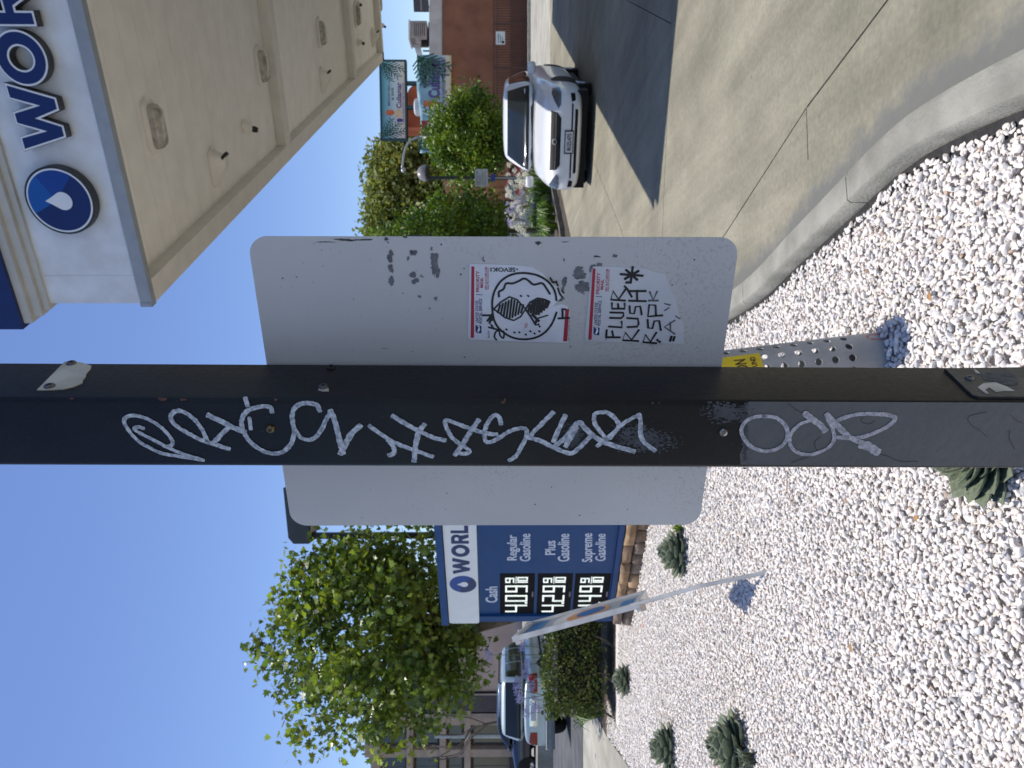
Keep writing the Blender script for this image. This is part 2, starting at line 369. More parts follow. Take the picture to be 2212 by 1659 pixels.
# gutter stain against the kerb: a thin dirty band of its own shape
NKL = [(p, NK[p]) for p in KB[2:64]]
M_silt = M_conc.copy(); M_silt.name = 'concrete with gutter silt'; n, l, b = nodes_of(M_silt); src_ = b.inputs['Base Color'].links[0].from_socket
fa_ = n.new('ShaderNodeAttribute'); fa_.attribute_name = 'silt'; tc = n.new('ShaderNodeTexCoord'); nz = n.new('ShaderNodeTexNoise'); nz.inputs['Scale'].default_value = 9; nz.inputs['Detail'].default_value = 8; nz.inputs['Roughness'].default_value = .65
l.new(tc.outputs['Object'], nz.inputs['Vector']); ad = n.new('ShaderNodeMath'); ad.operation = 'ADD'; l.new(fa_.outputs['Fac'], ad.inputs[0]); l.new(nz.outputs['Fac'], ad.inputs[1])
mr = n.new('ShaderNodeMapRange'); mr.inputs['From Min'].default_value = .78; mr.inputs['From Max'].default_value = 1.2; mr.inputs['To Max'].default_value = .85; l.new(ad.outputs[0], mr.inputs['Value'])
mx = n.new('ShaderNodeMix'); mx.data_type = 'RGBA'; mx.inputs['B'].default_value = (*lin(98,99,96),1); l.new(src_, mx.inputs['A']); l.new(mr.outputs['Result'], mx.inputs['Factor']); l.new(mx.outputs['Result'], b.inputs['Base Color'])
mb = MB(); NC = 9; vs = []; fade = []
for i, (p, nn) in enumerate(NKL):
    w = .34+.04*math.sin(i*.19+.6)+.02*math.sin(i*.47+1)
    for k in range(NC):
        o_ = .15+(w-.0)*k/(NC-1); vs.append((p[0]+nn.x*o_, p[1]+nn.y*o_, ZD+.0015)); fade.append((1-k/(NC-1))**1.0*1.15-.06)
mb.add(vs, [(i*NC+k,(i+1)*NC+k,(i+1)*NC+k+1,i*NC+k+1) for i in range(len(NKL)-1) for k in range(NC-1)])
stain = tag(struct(mb.build('gutter_stain', M_silt)), 'dark silt stain in the gutter along the kerb')
at2 = stain.data.attributes.new('silt','FLOAT','POINT'); at2.data.foreach_set('value', fade)

# driveway slabs with open joints
dw = struct(thing('driveway', 'stained concrete driveway of large slabs', None, (3,8,ZD)))
mb = MB(); mb.add([(-14,-3,ZD-.02),(40,-3,ZD-.02),(40,44.4,ZD-.02),(-2.2,44.4,ZD-.02),(-2.2,15,ZD-.02),(-14,15,ZD-.02)], [(0,1,2,3,4,5)]); mb.build('joint_bed', M_joint, dw)
def slab(poly, mat=M_conc, gap=.0075):
    n = len(poly); out = []
    P = [Vector(p) for p in poly]; area = sum(P[i].x*P[(i+1)%n].y-P[(i+1)%n].x*P[i].y for i in range(n))
    if area < 0: P = P[::-1]
    for i in range(n):
        a, b, c = P[i-1], P[i], P[(i+1)%n]; d1 = (b-a).normalized(); d2 = (c-b).normalized(); n1 = Vector((-d1.y,d1.x)); n2 = Vector((-d2.y,d2.x))
        bis = (n1+n2); k = bis.dot(n1); out.append(b+bis*(gap/max(.3,k)))
    MB().prism(out, ZD-.1, ZD).build('slab', mat, dw)
def gd(px,py): p = ground(px,py,ZD); return (p.x,p.y)
j1 = [gd(1918,0), gd(1746,228), gd(1566,507)]
j1 = [(1.80,.8),(1.72,2.0)]+j1+[(.62,7.75)]
off = lambda y: kerb_x(y)+.05
J2y = 3.93; j2a = gd(1742,234); j2b = (kerb_x(3.8)+.08, 3.80)
slab([(off(.9),.9),(1.80,.8),(1.72,2.0),j1[2],j2a,j2b,(off(3.05),3.05),(off(2.2),2.2),(off(1.6),1.6)], gap=.004)
slab([j2b,j2a,j1[3],j1[4],(.62,7.75),(off(7.75),7.75),(off(5.9),5.9),(off(4.7),4.7)], gap=.004)
ja = gd(1452,0); jb = gd(1432,470); dj = Vector((jb[0]-ja[0], jb[1]-ja[1])).normalized()
jl = lambda x: (x, ja[1]+(x-ja[0])*dj.y/dj.x)
slab([(1.80,.8),(6.2,-.5),jl(6.2),jl(.62),j1[4],j1[3],j1[2],(1.72,2.0)])
slab([(6.2,-.5),(12,-2.0),jl(12),jl(6.2)])
d2 = Vector((.519,.855)).normalized()
def ln(x0, y): k = (y-jl(x0)[1])/d2.y; return (x0+d2.x*k, y)
xs_ = [-2.15,.62,3.4,6.8,10.2,13.6]
ys_ = [None, 11.6, 16.0, 20.4, 25.0]
for i in range(len(xs_)-1):
    for k in range(len(ys_)-1):
        lo = (jl(xs_[i]), jl(xs_[i+1])) if ys_[k] is None else (ln(xs_[i],ys_[k]), ln(xs_[i+1],ys_[k]))
        hi = (ln(xs_[i],ys_[k+1]), ln(xs_[i+1],ys_[k+1]))
        slab([lo[0],lo[1],hi[1],hi[0]], gap=.005)
slab([ln(-2.15,25.0),ln(13.6,25.0),(34,44.3),(9,44.3)], M_concl)
slab([jl(13.6),(39,jl(13.6)[1]),(39,44.3),(34.1,44.3),ln(13.6,25.0)], M_concl)

# gravel bed
GX = lambda y: -.78*y-1.2
far = 10.3
mb = MB(); poly = [(kerb_x(y)-.002,y) for y in np.linspace(-.5,far,40)]
bed = [(-9,-.5)]+poly+[(-4.75,far),(-5.0,10.9),(-5.25,11.1),(-4.69,9.05),(-4.2,7.3),(-9,7.3)]
mb.prism(bed, -.3, -.017)
M_bed = pm('gravel dust', lin(214,209,202), .95, col2=lin(188,182,175), vs=40, bump=.8, bs=80)
struct(mb.build('gravel_bed', M_bed))
M_gapshade = pm('kerb gap shade', lin(48,46,46), .9, col2=lin(34,33,34), vs=30, bump=.6, bs=60)  # near-black strip along the kerb: shade of the gap put into colour
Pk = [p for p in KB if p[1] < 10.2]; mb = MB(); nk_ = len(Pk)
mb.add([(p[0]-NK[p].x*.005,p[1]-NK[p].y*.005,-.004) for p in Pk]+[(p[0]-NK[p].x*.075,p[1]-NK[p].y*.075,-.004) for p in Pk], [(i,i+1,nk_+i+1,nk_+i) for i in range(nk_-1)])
struct(mb.build('gap_shade', M_gapshade))
def in_bed(x, y):
    if y > 7.3 and x < -4.2-(y-7.3)*.28: return False
    if y > 9.95 and x > -4.7: return False
    return x < kerb_x(y)-.036 and x > GX(y)
# pebbles: six shapes of rounded stones, instanced over the bed as one object
M_peb = bpy.data.materials.new('white pebble'); M_peb.use_nodes = True; n, l, b = nodes_of(M_peb)
oi = n.new('ShaderNodeObjectInfo'); cr = n.new('ShaderNodeValToRGB'); cr.color_ramp.interpolation = 'LINEAR'
els = [(0,lin(226,221,214)),(.2,lin(219,211,202)),(.36,lin(230,226,219)),(.5,lin(215,203,195)),(.64,lin(224,217,210)),(.76,lin(209,201,195)),(.86,lin(218,207,194)),(.92,lin(206,204,203)),(.972,lin(186,184,183)),(.992,lin(150,149,149)),(.999,lin(196,166,136))]
while len(cr.color_ramp.elements) < len(els): cr.color_ramp.elements.new(.5)
for e, (p, c_) in zip(cr.color_ramp.elements, els): e.position = p; e.color = (*c_,1)
l.new(oi.outputs['Random'], cr.inputs['Fac'])
tc = n.new('ShaderNodeTexCoord'); nz = n.new('ShaderNodeTexNoise'); nz.inputs['Scale'].default_value = 1.6; nz.inputs['Detail'].default_value = 6
l.new(tc.outputs['Object'], nz.inputs['Vector']); mr = n.new('ShaderNodeMapRange'); mr.inputs['From Min'].default_value = .35; mr.inputs['From Max'].default_value = .7; mr.inputs['To Min'].default_value = 1.06; mr.inputs['To Max'].default_value = .9
l.new(nz.outputs['Fac'], mr.inputs['Value']); hs = n.new('ShaderNodeHueSaturation'); l.new(cr.outputs['Color'], hs.inputs['Color']); l.new(mr.outputs['Result'], hs.inputs['Value']); l.new(hs.outputs['Color'], b.inputs['Base Color'])
b.inputs['Roughness'].default_value = .62; b.inputs['Specular IOR Level'].default_value = .4
pebs = []
for k in range(7):
    bm = bmesh.new(); bmesh.ops.create_icosphere(bm, subdivisions=3, radius=1); rs = random.Random(k)
    planes = [(Vector((rs.gauss(0,1),rs.gauss(0,1),rs.gauss(0,1))).normalized(), rs.uniform(.52,.84)) for _ in range(13)]
    for v in bm.verts:
        c_ = v.co.copy()
        for pn, pd in planes:
            d = c_.dot(pn)-pd
            if d > 0: c_ -= pn*d*.96
        v.co = Vector((c_.x*rs.uniform(1.1,1.12), c_.y*(.72+.05*(k%3)), c_.z*(.50+.07*(k%2))))
    bmesh.ops.triangulate(bm, faces=bm.faces[:])
    me = bpy.data.meshes.new('pebble_shape'); bm.to_mesh(me); bm.free(); me.materials.append(M_peb)
    me.polygons.foreach_set('use_smooth', [True]*len(me.polygons)); pebs.append(bpy.data.objects.new('pebble_shape', me))
def jgrid(y0, y1, sp, zlo, zhi, slo, shi):
    P = []; y = y0
    while y < y1:
        x = GX(y)
        xe = kerb_x(y)
        while x < xe:
            xx = x+random.uniform(-.6,.6)*sp; yy = y+random.uniform(-.6,.6)*sp
            if in_bed(xx, yy): P.append((xx,yy,random.uniform(zlo,zhi)+.006+.006*math.sin(xx*5.1+yy*3.3)*math.sin(xx*2.3-yy*4.7),random.uniform(slo,shi)))
            x += sp
        y += sp
    return P
pp = jgrid(1.3,4.6,.0205,-.014,-.003,.0105,.0175)+jgrid(1.3,4.6,.040,-.002,.006,.010,.0195)+jgrid(4.6,7.4,.0255,-.016,-.004,.0115,.0185)+jgrid(4.6,7.4,.05,-.002,.006,.011,.019)+jgrid(7.4,11,.030,-.014,.0,.0125,.02)
pa = np.array(pp); npb = len(pa)
me = bpy.data.meshes.new('gravel_points'); me.vertices.add(npb); me.vertices.foreach_set('co', pa[:,:3].astype(np.float32).reshape(-1))
at_ = me.attributes.new('rot','FLOAT_VECTOR','POINT'); rr = np.stack([RNG.normal(0,.26,npb),RNG.normal(0,.26,npb),RNG.uniform(0,6.28,npb)],1); at_.data.foreach_set('vector', rr.astype(np.float32).reshape(-1))
at_ = me.attributes.new('scl','FLOAT','POINT'); at_.data.foreach_set('value', (pa[:,3]*RNG.choice([.8,1,1,1.12],npb)).astype(np.float32))
at_ = me.attributes.new('idx','INT','POINT'); at_.data.foreach_set('value', RNG.integers(0,7,npb).astype(np.int32))
gv = bpy.data.objects.new('gravel', me); COL.objects.link(gv); tag(gv, 'bright white landscaping gravel covering the bed beside the kerb', None, None, 'stuff')
ng = bpy.data.node_groups.new('gravel scatter','GeometryNodeTree'); ng.interface.new_socket('Geometry',in_out='INPUT',socket_type='NodeSocketGeometry'); ng.interface.new_socket('Geometry',in_out='OUTPUT',socket_type='NodeSocketGeometry')
gi = ng.nodes.new('NodeGroupInput'); go = ng.nodes.new('NodeGroupOutput'); ip = ng.nodes.new('GeometryNodeInstanceOnPoints'); gj = ng.nodes.new('GeometryNodeGeometryToInstance')
for o in reversed(pebs):
    oi_ = ng.nodes.new('GeometryNodeObjectInfo'); oi_.inputs['Object'].default_value = o; ng.links.new(oi_.outputs['Geometry'], gj.inputs[0])
def na(name, dt):
    q = ng.nodes.new('GeometryNodeInputNamedAttribute'); q.data_type = dt; q.inputs['Name'].default_value = name; return [s for s in q.outputs if s.enabled and s.name == 'Attribute'][0]
e2r = ng.nodes.new('FunctionNodeEulerToRotation')
ng.links.new(na('rot','FLOAT_VECTOR'), e2r.inputs[0]); ng.links.new(e2r.outputs[0], ip.inputs['Rotation']); ng.links.new(na('scl','FLOAT'), ip.inputs['Scale']); ng.links.new(na('idx','INT'), ip.inputs['Instance Index'])
ip.inputs['Pick Instance'].default_value = True
ng.links.new(gi.outputs[0], ip.inputs['Points']); ng.links.new(gj.outputs[0], ip.inputs['Instance']); ng.links.new(ip.outputs[0], go.inputs[0])
md = gv.modifiers.new('scatter','NODES'); md.node_group = ng

# left side: mulch strip, pavement, street edge, raised lot
struct(MB().prism([(-5.02,10.32),(kerb_x(10.32)-.02,10.32),(kerb_x(12)-.02,12.0),(-5.6,12.0),(-5.27,11.1)], -.3, -.006).build('planting_soil', M_soil))
struct(MB().prism([(-4.71,9.05),(-4.22,7.32),(-30,7.32),(-30,14.3),(-5.9,14.3),(-5.28,11.1)], -.3, .004).build('pavement', M_concl))
struct(MB().quadbox((-30,25.0),(-7.2,25.0),-.22,-.3,.40).build('lot_kerb', M_concl))
struct(MB().prism([(-60,25.22),(-7.2,25.22),(-7.2,70),(-60,70)], -.3, .385).build('parking_lot', pm('lot paving', lin(140,136,128), .9, var=.2, vs=1)))
struct(MB().quadbox((-1.5,33.0),(8.4,33.0),-.2,-.3,.06).build('street_kerb', M_concl))

# ================================================================ FUEL STATION CANOPY
H = 5.50
M_beige = pm('canopy paint', lin(244,239,228), .55, var=.05, vs=3, bump=.08, bs=25)
M_beige2 = pm('canopy trim paint', lin(224,219,208), .5, var=.06, vs=4)
M_grey = pm('fascia trim', lin(150,156,162), .5, var=.08)
M_white = pm('fascia panel', lin(222,226,232), .4, col2=lin(206,208,210), vs=3.5, var=.05, bump=.05, bs=20)
M_navy = pm('navy paint', lin(12,38,92), .35, var=.08)
K = at(330,660,1); K = ground(330,660,H); A2 = ground(175,0,H); B2 = ground(830,130,H)
e1 = Vector((A2.x-K.x, A2.y-K.y, 0)).normalized(); e2 = Vector((B2.x-K.x, B2.y-K.y, 0)); LEN = e2.length; e2.normalize()
WID = 11.0
can = thing('fuel_station_canopy', 'large beige fuel station canopy overhead with white lettered fascia', 'canopy', (K.x+e1.x*4+e2.x*8, K.y+e1.y*4+e2.y*8, ZD))
P = lambda a, b, z: Vector((K.x+e1.x*a+e2.x*b, K.y+e1.y*a+e2.y*b, z))
def cbox(mb, a0, a1, b0, b1, z0, z1):
    q = [P(a0,b0,0),P(a1,b0,0),P(a1,b1,0),P(a0,b1,0)]; return mb.prism([(p.x,p.y) for p in q], z0, z1)
ZS = H+.18
FW = .27
mb = MB(); cbox(mb, 0.02, WID, 0.05, LEN, ZS+.03, ZS+.07); mb.build('deck_back', M_joint, can)
nst = 46
cb = [FW]+[LEN*.5]*0
beams = [(ground(622,300,H)-K).length, (ground(769,157,H)-K).length]
spans = []
BW = .34
for s0, s1 in ((.12,beams[0]-BW/2),(beams[0]+BW/2,beams[1]-BW/2),(beams[1]+BW/2,LEN-.28)):
    k = max(1, round((s1-s0)/.42)); w = (s1-s0)/k
    for i in range(k):
        mb = MB(); cbox(mb, FW, WID-FW, s0+i*w+.003, s0+(i+1)*w-.003, ZS, ZS+.03+random.uniform(0,.002)); mb.build('soffit_panel', M_beige, can)
for bpos in beams:
    mb = MB(); cbox(mb, FW+.002, WID-FW, bpos-BW/2, bpos+BW/2, H+.01, ZS+.028); mb.build('soffit_beam', M_beige2, can)
mb = MB(); cbox(mb, 0.004, FW, 0.1, LEN-.004, H, H+1.3); mb.build('side_fascia', M_beige2, can)
mb = MB(); cbox(mb, 0.004, WID, LEN-.28, LEN, H, H+1.3); mb.build('rear_fascia', M_beige2, can)
mb = MB(); cbox(mb, WID-FW, WID, 0.1, LEN-.3, H, H+1.3); mb.build('side_fascia', M_beige2, can)
# front: grey lower trim, white panel, stepped cornice, navy band
Ff = Frame(K, e1, (0,0,1))
z_wb = Ff.px(300,640).y; z_wt = Ff.px(103,640).y
mb = MB(); cbox(mb, -.012, WID, 0, .1, H, H+z_wb); cbox(mb, -.012, .03, -.012, .1, H+.001, H+z_wb+.002); mb.build('lower_trim', M_grey, can)
seams = [.35, 3.1, 5.9, 8.6]
x_ = [.02]+seams+[WID]
for a, b_ in zip(x_, x_[1:]):
    mb = MB(); cbox(mb, a+.0015, b_-.0015, .012, .1, H+z_wb, H+z_wt); mb.build('fascia_panel', M_white, can)
M_corn = pm('cornice paint', lin(188,187,182), .5, var=.06, vs=4)
zt = H+z_wt; steps = [(.0,.07),(.05,.10),(.11,.09)]
for i, (o_, h_) in enumerate(steps):
    mb = MB(); cbox(mb, -o_-.04, WID, -o_-.03, .2, zt, zt+h_-.002); mb.build('cornice', M_corn, can); zt += h_
mb = MB(); cbox(mb, -.20, WID, -.19, LEN, zt, zt+.62); mb.build('navy_band', M_navy, can)
# channel letters and logo disc
M_rim = pm('letter edge white', lin(225,228,232), .4, var=.03); M_ret = pm('letter return black', (.02,.022,.026), .45, var=.1)
M_lblue = pm('letter blue', lin(10,34,92), .3, var=.06); M_lblue2 = pm('logo mid blue', lin(12,60,140), .3, var=.05); M_lblue3 = pm('logo bright blue', lin(10,84,160), .3, var=.05)
z1 = zoomer(0,0,1008/1659)
Fl = Frame(K-Ff.n*(-.0)+Ff.n*.115, e1, (0,0,1))
wb = (Fl.px(*z1(420,870)).y+Fl.px(*z1(367,680)).y)/2; wt = (Fl.px(*z1(152,960)).y+Fl.px(*z1(50,590)).y)/2
sW0 = Fl.px(*z1(140,960)).x-.02; sW1 = Fl.px(*z1(52,545)).x; LH = wt-wb
sO0 = Fl.px(*z1(160,552)).x; sO1 = Fl.px(*z1(120,198)).x; sR0 = Fl.px(*z1(243,165)).x
def letter(ch, s0, w):
    sp = LET[ch][0]; pts = [[(x*w, y*LH) for x, y in q] for q in sp]
    ext = curve_mesh('letter', pts, M_ret, extrude=.05, offset=.012)
    o = link('letter', ext, can, M=Fl.mat((s0,wb), -.055)); 
    r = link('letter_rim', curve_mesh('letter_rim', pts, M_rim, extrude=.002, offset=.008), o, local=True, M=Matrix.Translation((0,0,.0525)))
    f = link('letter_face', curve_mesh('letter_face', pts, M_lblue, extrude=.002, offset=-.010), o, local=True, M=Matrix.Translation((0,0,.056)))
gapw = sO0-sW1
letter('W', sW0, sW1-sW0); letter('O', sO0, sO1-sO0)
letter('R', sR0, .86*LH); s_ = sR0+.86*LH+gapw+.05; letter('L', s_, .68*LH); letter('D', s_+.68*LH+gapw+.03, .92*LH)
c0 = Fl.px(*z1(250,1440)); dl = Fl.px(*z1(390,1300)); rad = abs(Fl.px(*z1(172,1250)).y-Fl.px(*z1(600,1350)).y)/2
ctr = Fl.px(*z1(388,1302))
Md = Fl.mat((ctr.x,ctr.y), -.0)
disc = MB().lathe([(rad+.035,-.10),(rad+.035,-.004),(rad+.03,0)], 64, Md).build('logo_disc', M_ret, can); smooth_edges(disc, 40)
def disc_part(nm, pts, mat, z): link(nm, curve_mesh(nm, pts, mat, extrude=.0008), disc, M=Fl.mat((ctr.x,ctr.y), z))
disc_part('logo_ring', [circ(0,0,rad+.012,n=64)], M_rim, .001)
disc_part('logo_field', [circ(0,0,rad-.006,n=64)], M_lblue, .003)
R_ = rad-.006
disc_part('logo_sector', [[(0,R_*.1)]+arc(0,0,R_,R_,math.radians(-35),math.radians(35),16)], M_lblue2, .005)
disc_part('logo_sector', [[(0,R_*.1)]+arc(0,0,R_,R_,math.radians(35),math.radians(115),16)], M_lblue3, .006)
disc_part('logo_drop', [drop(0,-.12*R_,R_*.30)], M_rim, .009)
# columns outside the picture carry it
for bb in (4.2, 14.0):
    q = P(5.2,bb,0); MB().box((q.x,q.y,(H+ZD)/2),(.4,.4,H-ZD)).build('column', M_beige2, can)
# fittings under the canopy
M_glassb = pm('light lens', lin(176,170,156), .12, var=.3, vs=14, spec=.8)
M_hole = pm('dark opening', (.01,.01,.01), .3)
M_fit = pm('fitting enamel', lin(236,230,218), .4, var=.05)
def soff(px,py): p = ground(px,py,ZS-.003); return p
Rz = math.atan2(e1.y, e1.x)
def fl_frame(p): return Matrix.Translation(p) @ Matrix.Rotation(Rz,4,'Z')
def canopy_light(px, py, lab, k=1.0):
    p = soff(px,py); t = thing('canopy_light', lab, 'light', p, 0, 'lights under the canopy'); M = fl_frame(p)
    def ring(a, b, z, r): return [M@Vector((x,y,z)) for x, y in rrect(-a,-b,a,b,r,5)]
    mb = MB(); mb.loft([ring(.30*k,.17*k,0,.1),ring(.30*k,.17*k,-.03,.1),ring(.27*k,.145*k,-.05,.09)]); smooth_edges(mb.build('frame', M_fit, t),40)
    mb = MB(); mb.loft([ring(.25*k,.125*k,-.05,.08),ring(.245*k,.12*k,-.10,.08),ring(.20*k,.09*k,-.145,.06),ring(.12*k,.05*k,-.16,.04)]); smooth_edges(mb.build('lens', M_glassb, t, True),60)
    MB().box(M@Vector((.31*k,0,-.02)),(.05,.05,.04)).build('latch', M_fit, t)
def canopy_hood(px, py, lab, k=1.0):
    p = soff(px,py); t = thing('canopy_hood', lab, 'floodlight', p, 0, 'hooded floodlights under the canopy'); M = fl_frame(p)
    def ring(cx, a, b, z, r): return [M@Vector((x+cx,y,z)) for x, y in rrect(-a,-b,a,b,r,5)]
    mb = MB(); mb.loft([ring(0,.26*k,.15*k,0,.1),ring(0,.26*k,.15*k,-.03,.1),ring(.02,.2*k,.12*k,-.07,.08),ring(.10*k,.09*k,.075*k,-.2*k,.05)]); smooth_edges(mb.build('hood', M_fit, t),50)
    c_ = M@Vector((.14*k,0,-.185*k)); q = Matrix.Translation(c_)@Matrix.Rotation(Rz,4,'Z')@Matrix.Rotation(.75,4,'Y')
    mb = MB(); mb.lathe([(.088*k,.0),(.088*k,-.04),(.07*k,-.045)],20,q@Matrix.Rotation(PI,4,'X')); mb.build('opening', M_hole, t)
    MB().box(M@Vector((.27*k,0,-.02)),(.05,.06,.04)).build('latch', M_fit, t)
def dome_cam(px, py, lab, k=1.0):
    p = soff(px,py); t = thing('security_camera', lab, 'camera', p, 0, 'small cameras under the canopy'); M = fl_frame(p)
    mb = MB(); mb.lathe([(.085*k,0),(.085*k,-.03*k),(.065*k,-.05*k),(.06*k,-.10*k),(.05*k,-.115*k)],20,M); smooth_edges(mb.build('housing', M_fit, t),40)
    mb = MB(); mb.lathe([(.035*k,-.10*k),(.04*k,-.14*k),(.03*k,-.175*k)],16,M@Matrix.Rotation(.25,4,'Y')); smooth_edges(mb.build('eye', M_hole, t),60)
z2 = zoomer(800,0,1008/1659)
canopy_light(*z1(975,820), 'oval glass canopy light nearest the round drop logo')
canopy_light(*z2(360,430), 'oval glass canopy light just before the first soffit beam')
canopy_light(*z2(750,215), 'oval glass canopy light in the middle bay between the two beams')
canopy_light(*z2(1128,20), 'oval glass canopy light in the farthest bay by the rear fascia')
canopy_light(*z2(985,100), 'oval glass canopy light just past the second soffit beam')
canopy_hood(*z1(1385,1090), 'hooded cone floodlight nearest the front corner of the canopy')
canopy_hood(*z2(768,520), 'hooded cone floodlight in the middle canopy bay')
canopy_hood(*z2(1095,245), 'hooded cone floodlight in the farthest canopy bay')
dome_cam(*z1(1580,820), 'small round camera in the nearest canopy bay', 1.25)
dome_cam(*z2(1003,272), 'small round camera just past the second beam by the side fascia', 1.1)
dome_cam(*z2(1148,165), 'small round camera close to the rear canopy fascia', 1.1)
dome_cam(*z2(985,22), 'small round camera just past the second beam at the picture edge', 1.1)

# ================================================================ PRICE SIGN
Pl = ground(1362,1344,0); Yl = 8.95; Yr = 7.95
L_ = at(1318,1342,Yl); R2 = at(1355,1134,Yr); er = Vector((R2.x-L_.x, R2.y-L_.y, 0)).normalized()
FP = Frame((L_.x,L_.y,0), er, (0,0,1))
z7 = zoomer(1650,2000,1000/2212)
zb = FP.px(*z7(1680,985)).y; ztop = FP.px(*z7(200,1010)).y; PWID = 2.9
ps = thing('price_sign', 'blue fuel price sign with white header and lit prices on a stone base', 'price sign', (L_.x+er.x*PWID/2-FP.n.x*.25, L_.y+er.y*PWID/2-FP.n.y*.25, 0))
M_pblue = pm('sign blue', lin(0,60,112), .5, var=.06, vs=2, bump=.03, bs=10)
M_pwhite = pm('sign white', lin(226,228,226), .35, var=.03)
M_txt = pm('sign lettering', lin(205,212,225), .4, var=.03)
M_blk = pm('display black', (.006,.006,.007), .6, var=.2, spec=.12)
DP = .5
def fbox(mb, fr, s0, s1, t0, t1, o0, o1):
    pts = [fr.pt((s,t),o0) for s, t in ((s0,t0),(s1,t0),(s1,t1),(s0,t1))]; return mb.extr(pts, fr.n*(o1-o0))
mb = MB(); fbox(mb, FP, 0.03, PWID-.03, zb, ztop-.06, -DP, -.03); mb.build('cabinet', M_pblue, ps)
mb = MB()
for q in ((0,.10,zb,ztop-.08),(PWID-.10,PWID,zb,ztop-.08),(.1,PWID-.1,zb,zb+.06)): fbox(mb, FP, *q, -DP-.01, .0)
mb.build('frame', M_pblue, ps)
mb = MB(); fbox(mb, FP, -.03, PWID+.03, ztop-.08, ztop, -DP-.04, .03); mb.build('cap', M_pblue, ps)
a = FP.px(*z7(265,1003)); b_ = FP.px(*z7(525,1003)); hw = PWID-a.x
mb = MB(); pts = rrect(a.x, b_.y, hw, a.y, .03, 4); mb.extr([FP.pt(p,-.03) for p in pts], FP.n*.035); hd = mb.build('header_panel', M_pwhite, ps)
# word on the header
base = FP.px(*z7(445,570)); endL = FP.px(*z7(445,150)); topW = FP.px(*z7(297,570)); hh = topW.y-base.y
ws = [('W',1.42),('O',1.04),('R',.78),('L',.62),('D',.85)]; gp = .09
tot = sum(w for _, w in ws[:4])+gp*3; kx = (endL.x-base.x)/tot; sx_ = base.x
for ch, w in ws:
    pts = [[(x*w*kx, y*hh) for x, y in q] for q in LET[ch][0]]
    link('header_letter', curve_mesh('header_letter', pts, M_lblue, extrude=.001), hd, M=FP.mat((sx_,base.y), .0065)); sx_ += (w+gp)*kx
dc = FP.px(*z7(383,660)); dr = abs(FP.px(*z7(267,660)).y-FP.px(*z7(500,660)).y)/2
link('header_logo', curve_mesh('header_logo', [circ(0,0,dr*.95,dr)], M_lblue2, extrude=.001), hd, M=FP.mat(dc,.0065))
link('header_logo', curve_mesh('header_logo', [[(0,0)]+arc(0,0,dr*.95,dr,PI*.9,PI*1.75,20)], M_lblue, extrude=.001), hd, M=FP.mat(dc,.0085))
link('header_logo', curve_mesh('header_logo', [drop(0,-.1*dr,dr*.28)], M_pwhite, extrude=.001), hd, M=FP.mat(dc,.0105))
for txt, bl, br, tp in (('Cash',(680,838),(680,700),(582,838)),('Regular',(850,470),(850,250),(768,470)),('Gasoline',(968,478),(968,240),(880,478)),('Plus',(1187,422),(1187,300),(1100,422)),
    ('Gasoline',(1308,480),(1308,240),(1212,480)),('Supreme',(1508,484),(1508,236),(1422,484)),('Gasoline',(1625,476),(1625,240),(1540,476))):
    mb = MB(); text_fit(mb, FP, z7(*bl), z7(*br), z7(*tp), txt, off=-.028, bold=.012, ex=.003); mb.build('lettering', M_txt, ps)
# led prices
M_led = bpy.data.materials.new('led digits'); M_led.use_nodes = True; n, l, b = nodes_of(M_led)
b.inputs['Base Color'].default_value = (.5,.55,.5,1); b.inputs['Emission Color'].default_value = (*lin(236,242,234),1)
tc = n.new('ShaderNodeTexCoord'); vo = n.new('ShaderNodeTexVoronoi'); vo.inputs['Scale'].default_value = 62; vo.inputs['Randomness'].default_value = 0
l.new(tc.outputs['Object'], vo.inputs['Vector']); mr = n.new('ShaderNodeMapRange'); mr.inputs['From Min'].default_value = .35; mr.inputs['From Max'].default_value = .6; mr.inputs['To Min'].default_value = 1.1; mr.inputs['To Max'].default_value = .45
l.new(vo.outputs['Distance'], mr.inputs['Value']); l.new(mr.outputs['Result'], b.inputs['Emission Strength'])
SEG = {'0':'abcdef','1':'bc','2':'abged','3':'abgcd','4':'fgbc','5':'afgcd','6':'afgedc','9':'abcdfg'}
def digit(par, ch, x0, x1, y0, y1, th):
    mb = MB(); ym = (y0+y1)/2; h = th/2
    B = {'a':(x0,x1,y1-th,y1),'d':(x0,x1,y0,y0+th),'g':(x0,x1,ym-h,ym+h),'f':(x0,x0+th,ym-h,y1),'e':(x0,x0+th,y0,ym+h),'b':(x1-th,x1,ym-h,y1),'c':(x1-th,x1,y0,ym+h)}
    for i, s_ in enumerate(SEG[ch]):
        e = .0004*i; fbox(mb, FP, *B[s_], -.032, -.022+e)
    mb.build('digit', M_led, par)
